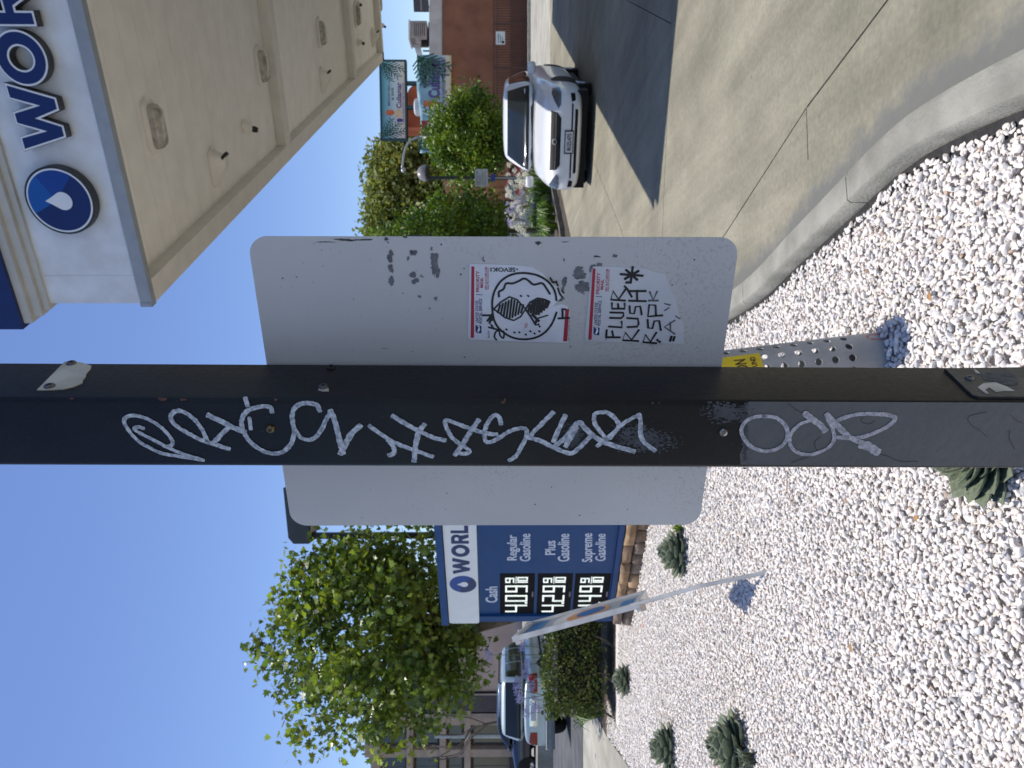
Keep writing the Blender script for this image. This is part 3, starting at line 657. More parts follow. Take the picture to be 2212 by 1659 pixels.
for (v0,v1), txt, dv in (((705,1005),'409',0),((1030,1330),'429',0),((1350,1655),'449',0)):
    a = FP.px(*z7(v0,938)); b_ = FP.px(*z7(v1,588)); tl = FP.px(*z7(v0,588))
    bot = FP.px(*z7(v1,760)).y; top_ = (a.y+tl.y)/2; x0 = a.x; x1 = b_.x
    mb = MB(); fbox(mb, FP, x0, x1, bot, top_, -.05, -.027); d = mb.build('price_display', M_blk, ps)
    w = x1-x0; hgt = top_-bot; y1 = top_-hgt*.15; y0 = top_-hgt*.80
    for ch, f0, f1 in ((txt[0],.05,.235),(txt[1],.32,.475),(txt[2],.555,.715)): digit(d, ch, x0+w*f0, x0+w*f1, y0, y1, w*.03)
    mb = MB(); q = (x0+w*.282, y0+.012); fbox(mb, FP, q[0]-.014, q[0]+.014, y0, y0+.028, -.032, -.021); mb.build('decimal_point', M_led, d)
    ym = y0+(y1-y0)*.55
    digit(d, '9', x0+w*.79, x0+w*.90, ym+.012, y1, w*.022)
    mb = MB(); fbox(mb, FP, x0+w*.77, x0+w*.93, ym-.012, ym-.004, -.032, -.0215); mb.build('fraction_bar', M_led, d)
    digit(d, '1', x0+w*.77, x0+w*.81, y0, ym-.022, w*.02); digit(d, '0', x0+w*.83, x0+w*.92, y0, ym-.022, w*.02)
    mb = MB(); fbox(mb, FP, x0+w*.44, x0+w*.56, bot+.012, bot+.03, -.03, -.0215); mb.build('sensor_strip', pm('sensor grey', lin(120,110,120), .5), d)
# stone base
M_st = pm('brown stone', lin(150,124,100), .9, col2=lin(108,86,66), vs=7, bump=1.0, bs=18, island=.0)
M_st2 = pm('tan stone', lin(172,142,108), .9, col2=lin(128,104,78), vs=8, bump=1.0, bs=18)
M_st3 = pm('grey brown stone', lin(132,116,102), .9, col2=lin(92,78,66), vs=8, bump=1.0, bs=18)
mb = MB(); fbox(mb, FP, -.02, PWID+.02, -.1, zb-.005, -DP, -.02); mb.build('base_core', M_joint, ps)
def stone(s0, s1, t0, t1, fr, mat, proud):
    mb = MB(); jt = lambda k: random.uniform(-k,k); n_ = 3
    pts = [(s0+jt(.01),t0+jt(.006)),((s0+s1)/2+jt(.03),t0+jt(.008)),(s1+jt(.01),t0+jt(.006)),(s1+jt(.008),(t0+t1)/2),(s1+jt(.01),t1+jt(.006)),((s0+s1)/2,t1+jt(.008)),(s0+jt(.01),t1+jt(.006)),(s0+jt(.008),(t0+t1)/2)]
    cx = (s0+s1)/2; cy = (t0+t1)/2
    rings = [[fr.pt(p,-.06) for p in pts],[fr.pt(p,proud*.55) for p in pts],[fr.pt((cx+(p[0]-cx)*.86+jt(.006),cy+(p[1]-cy)*.78+jt(.004)),proud+jt(.008)) for p in pts],[fr.pt((cx+(p[0]-cx)*.4,cy+(p[1]-cy)*.4),proud+.012+jt(.01)) for p in pts]]
    mb.loft(rings); smooth_edges(mb.build('stone', mat, ps), 50)
zz = zb-.012
for t0, t1 in ((-.06,zz*.50),(zz*.50+.006,zz)):
    s = -.05 if t0 < 0 else -.02
    while s < PWID+.02:
        w = random.uniform(.12,.42); e_ = min(s+w, PWID+.06); stone(s, e_-.008, t0, t1, FP, random.choice([M_st,M_st,M_st2,M_st3]), random.uniform(.02,.05)); s = e_
FPl = Frame(FP.pt((-.02,0),-DP-.02), FP.n, (0,0,1))
for t0, t1 in ((-.06,zz*.5),(zz*.5+.006,zz)):
    s = 0
    while s < DP: w = random.uniform(.15,.28); stone(s, min(s+w,DP)-.008, t0, t1, FPl, random.choice([M_st,M_st2,M_st3]), .03); s += w
# ================================================================ FOREGROUND POST AND SIGN BACK
R0 = at(1072,511,.916); L0 = at(1065,1135,1.108)
es = Vector((R0.x-L0.x, R0.y-L0.y, 0)).normalized()
FS = Frame((L0.x,L0.y,0), es, (0,0,1))                     # visible (back) face of the sign sheet
KL = .0045                                                 # the post leans a hair to the right
ns = FS.n
def rayplane(px, py, o, n): d = ray(px,py); return CAMP+d*((o-CAMP).dot(n)/d.dot(n))
Cc = rayplane(1087,786.5,FS.o+ns*.002,ns); 
dB = ray(1087,865.5); 
# corner B: from C along the sign normal until it meets the corner ray (in plan)
def solve(p, d, r):                                        # p+d*t meets the ray r from the camera, in plan
    det = d.x*(-r.y)+r.x*d.y; return (-p.x*-r.y + -p.y*r.x*1.0)/det if False else ((p.y*r.x-p.x*r.y)/(d.x*r.y-d.y*r.x))
tB = solve(Cc, ns, dB); Bc = Vector((Cc.x,Cc.y,0))+ns*tB
dA = ray(1087,1011.5); tA = solve(Bc, -es, dA); Ac = Bc-es*tA
wF = tA; wS = tB
lean = lambda p: Vector((p.x+KL*(p.z-CAMZ), p.y, p.z))
sp_ = thing('sign_post', 'dark graffiti covered square post with a grey sign back bolted on', 'sign post', ((Ac.x+Cc.x)/2,(Ac.y+Cc.y)/2,0))
def leanframe(o, r):
    u = Vector((KL,0,1)).normalized(); f = Frame(lean(Vector((o.x,o.y,0))), r, u); f.n = f.r.cross(u).normalized(); return f
FF = leanframe(Ac, es)                                     # front face, s from left corner
FR = leanframe(Bc, -ns)                                    # right face, s from near corner backwards
M_post = pm('post paint', (.011,.0108,.0105), .4, col2=(.008,.008,.008), vs=14, bump=.05, bs=160, spec=.27)
def post_wear(m):
    n, l, b = nodes_of(m); tc = n.new('ShaderNodeTexCoord'); src = b.inputs['Base Color'].links[0].from_socket
    mp = n.new('ShaderNodeMapping'); mp.inputs['Scale'].default_value = (1,1,.25); l.new(tc.outputs['Object'], mp.inputs['Vector'])
    a = n.new('ShaderNodeTexNoise'); a.inputs['Scale'].default_value = 9; a.inputs['Detail'].default_value = 10; a.inputs['Roughness'].default_value = .75; l.new(mp.outputs[0], a.inputs['Vector'])
    r = n.new('ShaderNodeMapRange'); r.inputs['From Min'].default_value = .55; r.inputs['From Max'].default_value = .75; r.inputs['To Max'].default_value = .35; l.new(a.outputs['Fac'], r.inputs['Value'])
    mx = n.new('ShaderNodeMix'); mx.data_type = 'RGBA'; mx.inputs['B'].default_value = (.03,.032,.034,1); l.new(src, mx.inputs['A']); l.new(r.outputs['Result'], mx.inputs['Factor'])
    s2 = n.new('ShaderNodeTexNoise'); s2.inputs['Scale'].default_value = 420; s2.inputs['Detail'].default_value = 2; l.new(tc.outputs['Object'], s2.inputs['Vector'])
    r2 = n.new('ShaderNodeMapRange'); r2.inputs['From Min'].default_value = .68; r2.inputs['From Max'].default_value = .74; r2.inputs['To Max'].default_value = .45; l.new(s2.outputs['Fac'], r2.inputs['Value'])
    m2 = n.new('ShaderNodeMix'); m2.data_type = 'RGBA'; m2.inputs['B'].default_value = (.07,.07,.068,1); l.new(mx.outputs['Result'], m2.inputs['A']); l.new(r2.outputs['Result'], m2.inputs['Factor'])
    l.new(m2.outputs['Result'], b.inputs['Base Color'])
post_wear(M_post)
def post_ring(z):
    r = .007; pts = []
    for (s,d,a0) in ((wF-r,-r,0),(r,-r,PI/2),(r,-wS+r,PI),(wF-r,-wS+r,1.5*PI)):
        pts += [(s+r*math.cos(a0+PI/2*k/5), d+r*math.sin(a0+PI/2*k/5)) for k in range(6)]
    return [lean(Vector((Ac.x,Ac.y,z))+es*q[0]+ns*q[1]) for q in pts]
mb = MB(); mb.loft([post_ring(z) for z in (-.4,0,.8,1.6,2.4,3.1)])
po = mb.build('post_tube', M_post, sp_); smooth_edges(po, 30)
# sign sheet
M_sign = pm('sign back aluminium', lin(208,205,199), .5, col2=lin(197,195,190), vs=3.2, bump=.04, bs=220, metal=.0)
def sign_wear(m):
    n, l, b = nodes_of(m); tc = n.new('ShaderNodeTexCoord'); src = b.inputs['Base Color'].links[0].from_socket
    a = n.new('ShaderNodeTexNoise'); a.inputs['Scale'].default_value = 260; a.inputs['Detail'].default_value = 3; l.new(tc.outputs['Object'], a.inputs['Vector'])
    g_ = n.new('ShaderNodeTexNoise'); g_.inputs['Scale'].default_value = 5; g_.inputs['Detail'].default_value = 4; l.new(tc.outputs['Object'], g_.inputs['Vector'])
    r1 = n.new('ShaderNodeMapRange'); r1.inputs['From Min'].default_value = .5; r1.inputs['From Max'].default_value = .62; l.new(g_.outputs['Fac'], r1.inputs['Value'])
    r = n.new('ShaderNodeMapRange'); r.inputs['From Min'].default_value = .53; r.inputs['From Max'].default_value = .7; r.inputs['To Max'].default_value = .3; l.new(a.outputs['Fac'], r.inputs['Value'])
    mu = n.new('ShaderNodeMath'); mu.operation = 'MULTIPLY'; l.new(r.outputs['Result'], mu.inputs[0]); l.new(r1.outputs['Result'], mu.inputs[1])
    mx = n.new('ShaderNodeMix'); mx.data_type = 'RGBA'; mx.inputs['B'].default_value = (*lin(112,112,114),1); l.new(src, mx.inputs['A']); l.new(mu.outputs[0], mx.inputs['Factor'])
    v = n.new('ShaderNodeTexVoronoi'); v.inputs['Scale'].default_value = 55; l.new(tc.outputs['Object'], v.inputs['Vector'])
    r3 = n.new('ShaderNodeMapRange'); r3.inputs['From Min'].default_value = .05; r3.inputs['From Max'].default_value = .09; r3.inputs['To Min'].default_value = .2; r3.inputs['To Max'].default_value = 0; l.new(v.outputs['Distance'], r3.inputs['Value'])
    m2 = n.new('ShaderNodeMix'); m2.data_type = 'RGBA'; m2.inputs['B'].default_value = (*lin(86,86,88),1); l.new(mx.outputs['Result'], m2.inputs['A']); l.new(r3.outputs['Result'], m2.inputs['Factor'])
    l.new(m2.outputs['Result'], b.inputs['Base Color'])
sign_wear(M_sign)
c1 = FS.px(540,512); c2 = FS.px(1605,512); c3 = FS.px(625,1137); c4 = FS.px(1505,1132)
sx0 = (c3.x+c4.x)/2; sx1 = (c1.x+c2.x)/2; sz1 = (c1.y+c3.y)/2; sz0 = (c2.y+c4.y)/2
mb = MB(); mb.extr([FS.pt(p,-.0022) for p in rrect(sx0,sz0,sx1,sz1,.024,10)], FS.n*.0022); sg = mb.build('sign_panel', M_sign, sp_)
M_res = pm('glue residue', lin(124,124,126), .8, col2=lin(98,98,100), vs=90)
M_res2 = pm('dark scuff', lin(74,74,76), .8, var=.3, vs=60)
zs = zoomer(950,850,950/2212); zk = zoomer(1700,950,1200/2212)
mb = MB()
def patch(zf, x, y, w, h, n=7, mbx=None):
    """a scraped patch: several ragged blobs over an area given in picture points"""
    c = FS.px(*zf(x,y)); e = FS.px(*zf(x+w/2,y)); f = FS.px(*zf(x,y+h/2)); ry = abs(e.y-c.y)+1e-4; rx = abs(f.x-c.x)+1e-4
    for _ in range(n):
        blob(mbx or mb, FS, (c.x+random.uniform(-.6,.6)*rx, c.y+random.uniform(-.6,.6)*ry), rx*random.uniform(.25,.55), ry*random.uniform(.35,.7), .0004+random.uniform(0,.0002), 16, .4)
for q in ((1375,340,40,70,7),(1358,400,50,90,9),(1370,480,45,80,9),(1380,580,55,110,10),(1580,340,80,60,9),(1530,385,30,60,5),(1575,545,55,70,7),(1595,600,70,60,9),
          (1742,300,25,40,5),(1755,380,40,90,8),(1772,460,60,90,10),(1640,740,40,25,5),(1650,550,25,30,3),(1780,760,40,40,4)): patch(zs, *q)
for q in ((1060,230,110,90,6),(1090,330,120,90,8),(1160,200,60,70,5),(960,310,40,120,6),(1075,190,60,40,4),(1230,160,60,40,4),(1330,110,40,40,3),(25,170,50,190,8),(930,420,70,40,5)): patch(zk, *q)
tag(mb.build('glue_residue', M_res, sp_), None, kind='stuff')
mb = MB()
for q in ((1325,210,40,30,5),(1345,240,24,24,3),(668,252,10,10,2),(760,240,180,10,5),(1100,218,220,12,6),(940,222,220,26,5),(1500,190,50,20,4),(1650,178,300,10,6),(1830,260,30,20,3),(738,315,6,40,2),(1380,730,12,8,2),(1490,710,20,14,2),(1310,1215,90,6,3)): patch(zs, *q, mbx=mb)
for q in ((770,15,50,30,4),(975,5,60,12,3),(960,140,12,50,3),(1200,110,60,24,3),(1110,380,20,14,2)): patch(zk, *q, mbx=mb)
rr_ = random.Random(4)
for _ in range(60):
    s = rr_.uniform(sx0+.01,sx1-.01); z = rr_.uniform(sz0+.01,sz1-.01); blob(mb, FS, (s,z), rr_.uniform(.0004,.0012), rr_.uniform(.0004,.0012), .0005, 8, .3)
tag(mb.build('scuffs', M_res2, sp_), None, kind='stuff')
# postal stickers
M_paper = pm('sticker paper', lin(236,236,238), .45, col2=lin(222,222,226), vs=18, bump=.15, bs=26)
M_red = pm('print red', lin(178,38,58), .5, var=.05); M_blueprint = pm('print blue', lin(30,44,110), .5, var=.05); M_mark = pm('black marker', (.012,.012,.014), .4, var=.2)
M_markf = pm('worn black marker', lin(96,96,98), .6, var=.4, vs=300)
def kq(x,y): return FS.px(*zk(x,y))
def sticker(quad, torn=None, label=''):
    mb = MB(); pts = [kq(*q) for q in quad]; polyflat(mb, FS, pts, .0009, .0008); return tag(mb.build('postal_sticker', torn or M_paper, sp_), label)
k1 = sticker([(268,706),(264,690),(275,170),(283,163),(430,165),(600,172),(735,185),(760,205),(800,225),(850,290),(905,330),(940,360),(955,395),(915,430),(880,470),(940,455),(985,470),(1000,520),(990,735),(700,728),(290,712)], label='white postal sticker with a drawn round face in sunglasses')
k2 = sticker([(1112,718),(1110,690),(1160,205),(1172,182),(1310,182),(1450,192),(1560,196),(1600,215),(1690,235),(1725,330),(1770,420),(1790,520),(1826,600),(1830,742),(1500,736),(1130,724)], pm('worn sticker paper', lin(218,217,216), .5, col2=lin(206,206,207), vs=14, bump=.2, bs=26), label='white postal sticker with black hand lettering and torn edges')
def kquad(mb, pts, off): polyflat(mb, FS, [kq(*p) for p in pts], off)
for st_, dx, dyk, sk in ((k1,0,0,0),(k2,858,12,1)):
    T = (lambda x,y: zk(x,y)) if not sk else (lambda x,y: zk(x+858+(706-y)*.052-6, y+12+2))
    def q2(mb, pts, off): polyflat(mb, FS, [FS.px(*T(*p)) for p in pts], off)
    mb = MB(); q2(mb, [(283,698),(307,698),(309,182),(288,180)], .0012)
    if not sk: q2(mb, [(953,724),(982,724),(996,490),(970,490)], .0012)
    text_fit(mb, FS, T(345,366), T(345,212), T(323,366), 'PRIORITY', .0012, bold=.02)
    text_fit(mb, FS, T(373,335), T(373,260), T(352,335), 'MAIL', .0012, bold=.02)
    text_fit(mb, FS, T(402,350), T(400,186), T(388,350), 'VISIT US AT USPS.COM', .0012, bold=.01)
    text_fit(mb, FS, T(415,350), T(413,190), T(405,350), 'ORDER FREE SUPPLIES ONLINE', .0012)
    if not sk: text_fit(mb, FS, T(695,628), T(695,590), T(677,628), 'TO:', .0012, bold=.02)
    mb.build('red_print', M_red, st_)
    mb = MB()
    text_fit(mb, FS, T(341,590), T(339,428), T(320,590), 'UNITED STATES', .0012, bold=.015, shear=.2)
    text_fit(mb, FS, T(366,598), T(364,412), T(346,598), 'POSTAL SERVICE.', .0012, bold=.015, shear=.2)
    q2(mb, [(322,386),(368,389),(368,385),(322,382)], .0012)
    q2(mb, [(318,604),(318,652),(330,664),(361,666),(361,612)], .0012)
    text_fit(mb, FS, T(422,700), T(420,645), T(408,700), 'FROM:', .0012)
    if not sk: text_fit(mb, FS, T(993,722), T(1000,566), T(982,722), 'Label 228, December 2023', .0012)
    mb.build('blue_print', M_blueprint, st_)
    mb = MB(); q2(mb, [(330,652),(340,620),(322,606),(347,612),(352,640),(338,660)], .0015); mb.build('eagle_emblem', M_paper, st_)
mk = MB(); mf = MB(); wm = abs(kq(0,16).x-kq(0,0).x)
def mark(pts, w=1.0, closed=False, sm=True, fade=False):
    P_ = [kq(*p) for p in pts]
    if closed: P_.append(P_[0])
    stroke(mf if fade else mk, FS, P_, wm*w, .0014 if not fade else .0013, sm, .06)
mark([(905,425),(895,370),(870,320),(820,272),(750,240),(660,228),(580,240),(510,280),(465,340),(442,410),(440,490),(450,560),(480,620),(530,665),(600,700),(690,708),(770,690),(830,650),(875,590),(905,515)], 1.0)
mark([(488,398),(488,365),(520,345),(540,305),(590,303),(635,285),(668,268),(700,282),(740,312),(800,302),(832,340),(856,378)], 1.0)
mark([(450,490),(500,440),(565,400),(620,422),(680,490),(645,545),(595,572),(530,550),(480,510),(450,490)], .8, sm=False)
mark([(680,490),(715,440),(770,410),(820,420),(856,437),(840,470)], .9, sm=False); mark([(680,490),(715,540),(755,605),(775,600)], .9, sm=False)
for i in range(9):
    x = 480+i*21; t_ = abs(x-565)/115; hh_ = 82*(1-t_*.85)
    mark([(x,488+hh_*.85),(x+16,488-hh_*.85)], .95, sm=False)
for i in range(8):
    x = 700+i*19; hi = 480-55*min(1,(i+1)/3.0)+ (i>5)*8; lo = 505+20*min(1,i/2.5)-(max(0,i-4)*16)
    mark([(x,lo),(x+14,hi)], 1.15, sm=False)
mark([(730,530),(760,560),(755,585)], 1.2); mark([(745,545),(775,575)], 1.2)
mark([(775,555),(840,535)], .7)
for p in ((540,635),(598,657),(633,656),(680,672),(713,648),(744,664),(778,648),(645,392),(697,392),(780,613)): mark([p,(p[0]+5,p[1]+4)], .8, sm=False)
# letters round the face
mark([(470,712),(455,690),(465,655),(490,650),(495,680),(520,700),(525,665),(520,650)], .8); mark([(415,622),(485,640)], .9, sm=False); mark([(432,604),(450,632)], .9, sm=False)
mark([(372,535),(440,535)], 1.0, sm=False); mark([(437,528),(405,575)], 1.0, sm=False); mark([(437,530),(437,570)],.9,sm=False); mark([(440,535),(420,590)],1.,sm=False)
mark([(920,557),(995,553)], 1., sm=False); mark([(948,490),(950,557)], 1., sm=False); mark([(948,490),(972,492)], .9, sm=False)
mark([(860,265),(880,295),(905,290)], .9); mark([(905,300),(915,318)], .8); mark([(915,340),(930,380),(945,400)], .9, sm=False); mark([(945,360),(958,372)], .7, sm=False)
mark([(375,112),(372,130),(382,145)], .35)
# upside down name
FSr = Frame(FS.o, (0,0,1), -es)
text_tmp = MB(); a_ = FSr.px(*zk(608,190)); b2_ = FSr.px(*zk(440,190)); h_ = abs(FSr.px(*zk(608,218)).y-a_.y)
text_st(text_tmp, FSr, a_, abs(b2_.x-a_.x), h_, 'SEVOK', .0014, bold=.025); text_tmp.build('name_print', M_mark, k1)
for p in ((618,200),(428,195),(428,210)): mark([p,(p[0]+4,p[1]+2)], .6, sm=False)
mk.build('marker_drawing', M_mark, k1); mk = MB()
# second sticker: hand lettering
HL = {'F':[[(0,0),(.05,1)],[(.0,1),(.9,1)],[(0,.5),(.8,.55)]],'L':[[(.1,1),(0,0),(.9,.02)]],'U':[[(0,1),(.02,.15),(.3,0),(.8,.02),(.85,1)]],'E':[[(.9,1),(.05,1),(0,0),(.9,0)],[(.05,.5),(.8,.5)]],
      'R':[[(0,0),(.05,1),(.8,.85),(.1,.45),(.95,0)]],'S':[[(.9,.95),(.2,.9),(.1,.6),(.8,.45),(.85,.1),(0,.0)]],'H':[[(.0,1),(0,0)],[(0,.5),(.9,.5)],[(.9,1),(.88,0)]],'P':[[(.05,0),(.0,1),(.9,.95),(.85,.5),(.05,.45)]],'K':[[(0,1),(.05,0)],[(.9,.9),(.1,.5),(.9,.05)]],'A':[[(0,0),(.5,1),(.95,0)],[(.2,.4),(.8,.4)]]}
def hand(word, boxes, w, fade):
    for ch, (v0,v1,d0,d1) in zip(word, boxes):                # top, bottom, left dy, right dy
        for s_ in HL[ch]: mark([(v1+(v0-v1)*y+random.uniform(-3,3), d0+(d1-d0)*x+random.uniform(-3,3)) for x, y in s_], w, sm=False, fade=fade)
hand('FLUER', [(1268,1362,695,640),(1285,1378,622,578),(1295,1390,555,505),(1305,1400,488,445),(1300,1400,428,345)], 1.0, False)
mark([(1400,325),(1418,345),(1450,400)],1.,sm=False)
hand('RUSH', [(1385,1500,720,640),(1420,1500,620,545),(1430,1520,530,460),(1430,1550,430,350)], 1.0, False)
hand('R', [(1535,1630,735,660)], 1.05, False); hand('SP', [(1560,1660,640,560),(1570,1670,540,450)], 1.0, False); hand('K', [(1575,1640,430,355)], .9, True)
hand('A', [(1690,1760,670,570)], .8, True); mark([(1730,718),(1738,690)],1.2,sm=False); mark([(1752,716),(1760,692)],1.1,sm=False); mark([(1635,712),(1640,718)],1.,sm=False); mark([(1650,725),(1655,728)],1.,sm=False)
mark([(1690,500),(1720,480)],.6,sm=False,fade=True); mark([(1690,450),(1730,460)],.6,sm=False,fade=True); mark([(1770,540),(1800,560)],.6,sm=False,fade=True)
for a in range(4):
    t_ = a*PI/4+.1; r_ = 78 if a%2 == 0 else 62
    mark([(1450-r_*math.cos(t_), 242-r_*math.sin(t_)*.72),(1450+r_*math.cos(t_), 242+r_*math.sin(t_)*.72)], 1.15, sm=False)
for p in ((1405,272),(1410,300),(1425,300)): mark([p,(p[0]+6,p[1]-6)], .9, sm=False)
mk.build('marker_lettering', M_mark, k2); tag(mf.build('faded_marker', M_markf, k2), None)
# graffiti on the front face
M_chalk = pm('white paint marker', lin(206,211,216), .6, col2=lin(136,143,151), vs=190, detail=4, bump=.4, bs=300)
M_chalk2 = pm('pinkish paint marker', lin(196,190,194), .6, col2=lin(140,139,143), vs=170, detail=4, bump=.4, bs=300)
za = zoomer(0,1380,1344/2212); zb_ = zoomer(1344,1380,1344/2212); zc = zoomer(2688,1280,1344/2212)
wg = abs(FF.px(*za(0,430)).x-FF.px(*za(0,400)).x)*.86
def graf(mb, zf, pts, w=1.0): stroke(mb, FF, [FF.px(*zf(*p)) for p in pts], wg*w, .0009, True, .16)
gm = MB()
for pts, w in (([(1325,742),(1150,715),(1050,695),(930,635),(860,570),(820,505),(828,470),(880,457),(960,475),(1040,520),(1100,575),(1128,622),(1118,650),(1085,655)],.9),
    ([(940,537),(905,530),(885,545),(930,575),(1010,615),(1090,658),(1190,700),(1320,740)],.9),
    ([(1350,612),(1320,545),(1270,480),(1210,435),(1160,425),(1122,450),(1125,490),(1165,530),(1230,570),(1310,610),(1400,640),(1490,668)],1.05),
    ([(1365,455),(1440,490),(1520,530),(1590,560)],1.35),([(1495,530),(1440,580),(1395,630)],1.1),
    ([(1770,428),(1760,400),(1700,395),(1620,420),(1580,470),(1578,530),(1605,590),(1650,640),(1720,685),(1790,698),(1850,680),(1895,630),(1915,560),(1905,500),(1905,430),(1940,385),(2000,372),(2060,385),(2078,420)],1.05),
    ([(1600,345),(1615,390)],1.0),([(1625,470),(1632,540)],.8),([(1920,545),(1965,600),(2030,605),(2080,560),(2120,480),(2150,425)],1.0),([(2150,425),(2180,500),(2203,600),(2225,690)],1.25)): graf(gm, za, pts, w)
for pts, w in (([(0,695),(30,640),(70,570),(125,520)],1.3),([(190,520),(260,570),(350,625),(450,665),(590,712)],1.05),([(310,610),(340,650),(345,690),(315,705)],1.1),([(340,455),(430,510),(520,555),(600,592),(670,608)],1.1),
    ([(540,510),(505,560),(485,640),(475,740)],1.2),([(740,700),(790,630),(840,550),(890,480)],1.1),([(1005,570),(930,560),(830,530),(750,500),(690,480),(675,495),(700,560),(740,610),(800,650),(832,680),(800,695),(750,688)],1.0),
    ([(1035,500),(1025,460),(1000,445),(965,470),(935,530),(930,590),(950,620),(1010,600),(1080,555),(1150,530),(1195,535),(1200,580),(1160,660),(1130,710),(1090,735)],1.0),
    ([(1370,430),(1310,490),(1250,550),(1215,590)],1.1),([(1215,590),(1290,610),(1370,650),(1480,690),(1540,655),(1600,595),(1630,570)],1.1),([(1450,450),(1420,510),(1375,610)],1.1),
    ([(1390,640),(1450,590),(1500,530),(1540,490),(1580,530),(1650,590),(1750,635),(1890,675)],1.2),([(1455,640),(1490,580),(1520,530)],1.2),([(1660,640),(1720,590),(1790,530),(1785,480),(1730,430),(1680,425),(1640,440),(1640,490),(1670,540),(1720,600)],1.0),
    ([(1740,590),(1790,530),(1850,480),(1930,440)],1.0),([(1925,440),(1938,480),(1935,550),(1955,610),(2025,670)],1.05)): graf(gm, zb_, pts, w)
gm.build('graffiti', M_chalk, sp_)
M_over = pm('overpaint grey', lin(84,87,89), .5, col2=lin(75,78,80), vs=7, bump=.12, bs=90)
M_smear = pm('thin smear', lin(74,78,82), .7, col2=lin(52,55,58), vs=60)
mb = MB(); polyflat(mb, FF, [FF.px(*zc(*p)) for p in [(372,926),(366,860),(392,800),(372,730),(388,660),(420,600),(405,545),(430,519),(900,519),(1500,519),(2300,519),(2400,519),(2400,932),(1500,930),(800,928)]], .0003); mb.build('overpaint_patch', M_over, sp_)
mb = MB(); rg = random.Random(6)
def haze_patch(zf, cx, cy, lx, ly, n, slope=0.0, big=1.0):
    for _ in range(n):
        u = rg.gauss(0,.42); v = rg.gauss(0,.42)
        if abs(u) > 1 or abs(v) > 1: continue
        x = cx+u*lx; y = max(522 if zf is zc else 350, cy+v*ly*(1-.4*u*slope)+u*lx*.12*slope); c_ = FF.px(*zf(x,y)); k = big*rg.uniform(.0006,.0024)*(1-.5*abs(u))
        blob(mb, FF, c_, k*.7, k*1.3, .0004+rg.uniform(0,.0002), 7, .35, rg.uniform(-.5,.5))
haze_patch(zc, 290, 590, 190, 75, 420); haze_patch(zb_, 1950, 600, 260, 95, 620, .6); haze_patch(zb_, 1510, 590, 90, 110, 260); haze_patch(zc, 400, 720, 26, 230, 260)
tag(mb.build('paint_smear', M_smear, sp_), None, kind='stuff')
gm = MB()
for pts, w in (([(525,612),(600,620),(660,670),(675,730),(650,790),(580,830),(500,832),(430,800),(385,740),(378,690),(410,640),(470,615),(530,610)],.9),
    ([(915,700),(880,660),(830,625),(790,595)],1.4),([(815,640),(745,668),(695,730),(690,790),(730,840),(800,858),(870,845),(940,810),(975,760),(965,690),(935,630),(925,600)],.85),
    ([(930,600),(970,640),(1020,690),(1070,740),(1130,770),(1200,790),(1260,830)],1.2),([(985,745),(1060,750),(1150,745),(1230,718),(1320,675),(1372,625),(1330,602),(1250,595),(1170,595),(1090,605),(1010,632),(985,660),(1020,700),(1075,745)],1.0),
    ([(1150,800),(1200,815),(1255,845)],1.5)): graf(gm, zc, pts, w)
gm.build('graffiti', M_chalk2, sp_)
M_drip = pm('dry drip', lin(40,43,48), .4, var=.2)
mb = MB()
for pts in ([(680,530),(740,575),(800,600)],[(870,845),(850,780),(890,740)],[(1180,600),(1150,640),(1200,660),(1240,640)],[(700,910),(790,880),(860,850)],[(1260,850),(1330,870),(1400,900),(1515,900)],[(1960,580),(1850,610),(1860,660),(1920,700),(1965,740)],[(2115,700),(2110,750),(2145,820)],[(2120,600),(2150,630),(2195,650)]):
    stroke(mb, FF, [FF.px(*zc(*p)) for p in pts], wg*.16, .0006, True, .1)
mb.build('drip_marks', M_drip, sp_)
M_rust = pm('rust chip', lin(96,66,52), .8, var=.4, vs=200); mb = MB()
for zf, x, y, a, b_ in ((za,1065,345,.004,.0016),(za,480,345,.002,.001),(za,1200,355,.003,.0014),(za,1795,290,.0015,.001),(zb_,1060,340,.001,.002),(zb_,1050,365,.002,.001),(zb_,2015,365,.0008,.0016),(zb_,2060,365,.0006,.0014)):
    c_ = FF.px(*zf(x,max(y,352))); blob(mb, FF, c_, b_*1.3, a*1.3, .0005, 12, .4)
tag(mb.build('rust_chips', M_rust, sp_), None, kind='stuff')
M_specks = pm('black specks', (.006,.006,.006), .6, var=.2); mb = MB(); rs = random.Random(3)
for _ in range(46):
    c_ = FR.px(*zc(rs.gauss(680,170), rs.uniform(330,450)))
    if -.1 < c_.x-.05 < .06: blob(mb, FR, c_, rs.uniform(.0004,.0014), rs.uniform(.0004,.001), .0004, 8, .3)
tag(mb.build('specks', M_specks, sp_), None, kind='stuff')
# torn label with two screws, other screws, service plate
M_torn = pm('torn label', lin(206,200,184), .6, col2=lin(180,172,154), vs=30, bump=.1, bs=40)
M_screw = pm('screw steel', (.16,.155,.15), .4, metal=.8, var=.3, vs=200); M_screwd = pm('screw black', (.03,.028,.026), .35, metal=.5, var=.3)
mb = MB(); polyflat(mb, FR, [FR.px(*za(*p)) for p in [(228,272),(410,88),(430,84),(520,92),(585,114),(578,135),(550,165),(548,185),(530,205),(525,225),(470,250),(400,266),(330,270)]], .0015, .0013); mb.build('torn_label', M_torn, sp_)
def screw(fr, zf, x, y, r, mat, socket=True, off=0.0):
    c_ = fr.px(*zf(x,y)); M = fr.mat(c_, off); mb = MB(); mb.lathe([(r,0),(r,.0012),(r*.8,.0028),(r*.45,.003),(r*.42,.0014),(.0001,.0013)],18,M,cap=False); o = mb.build('screw', mat, sp_); smooth_edges(o,40)
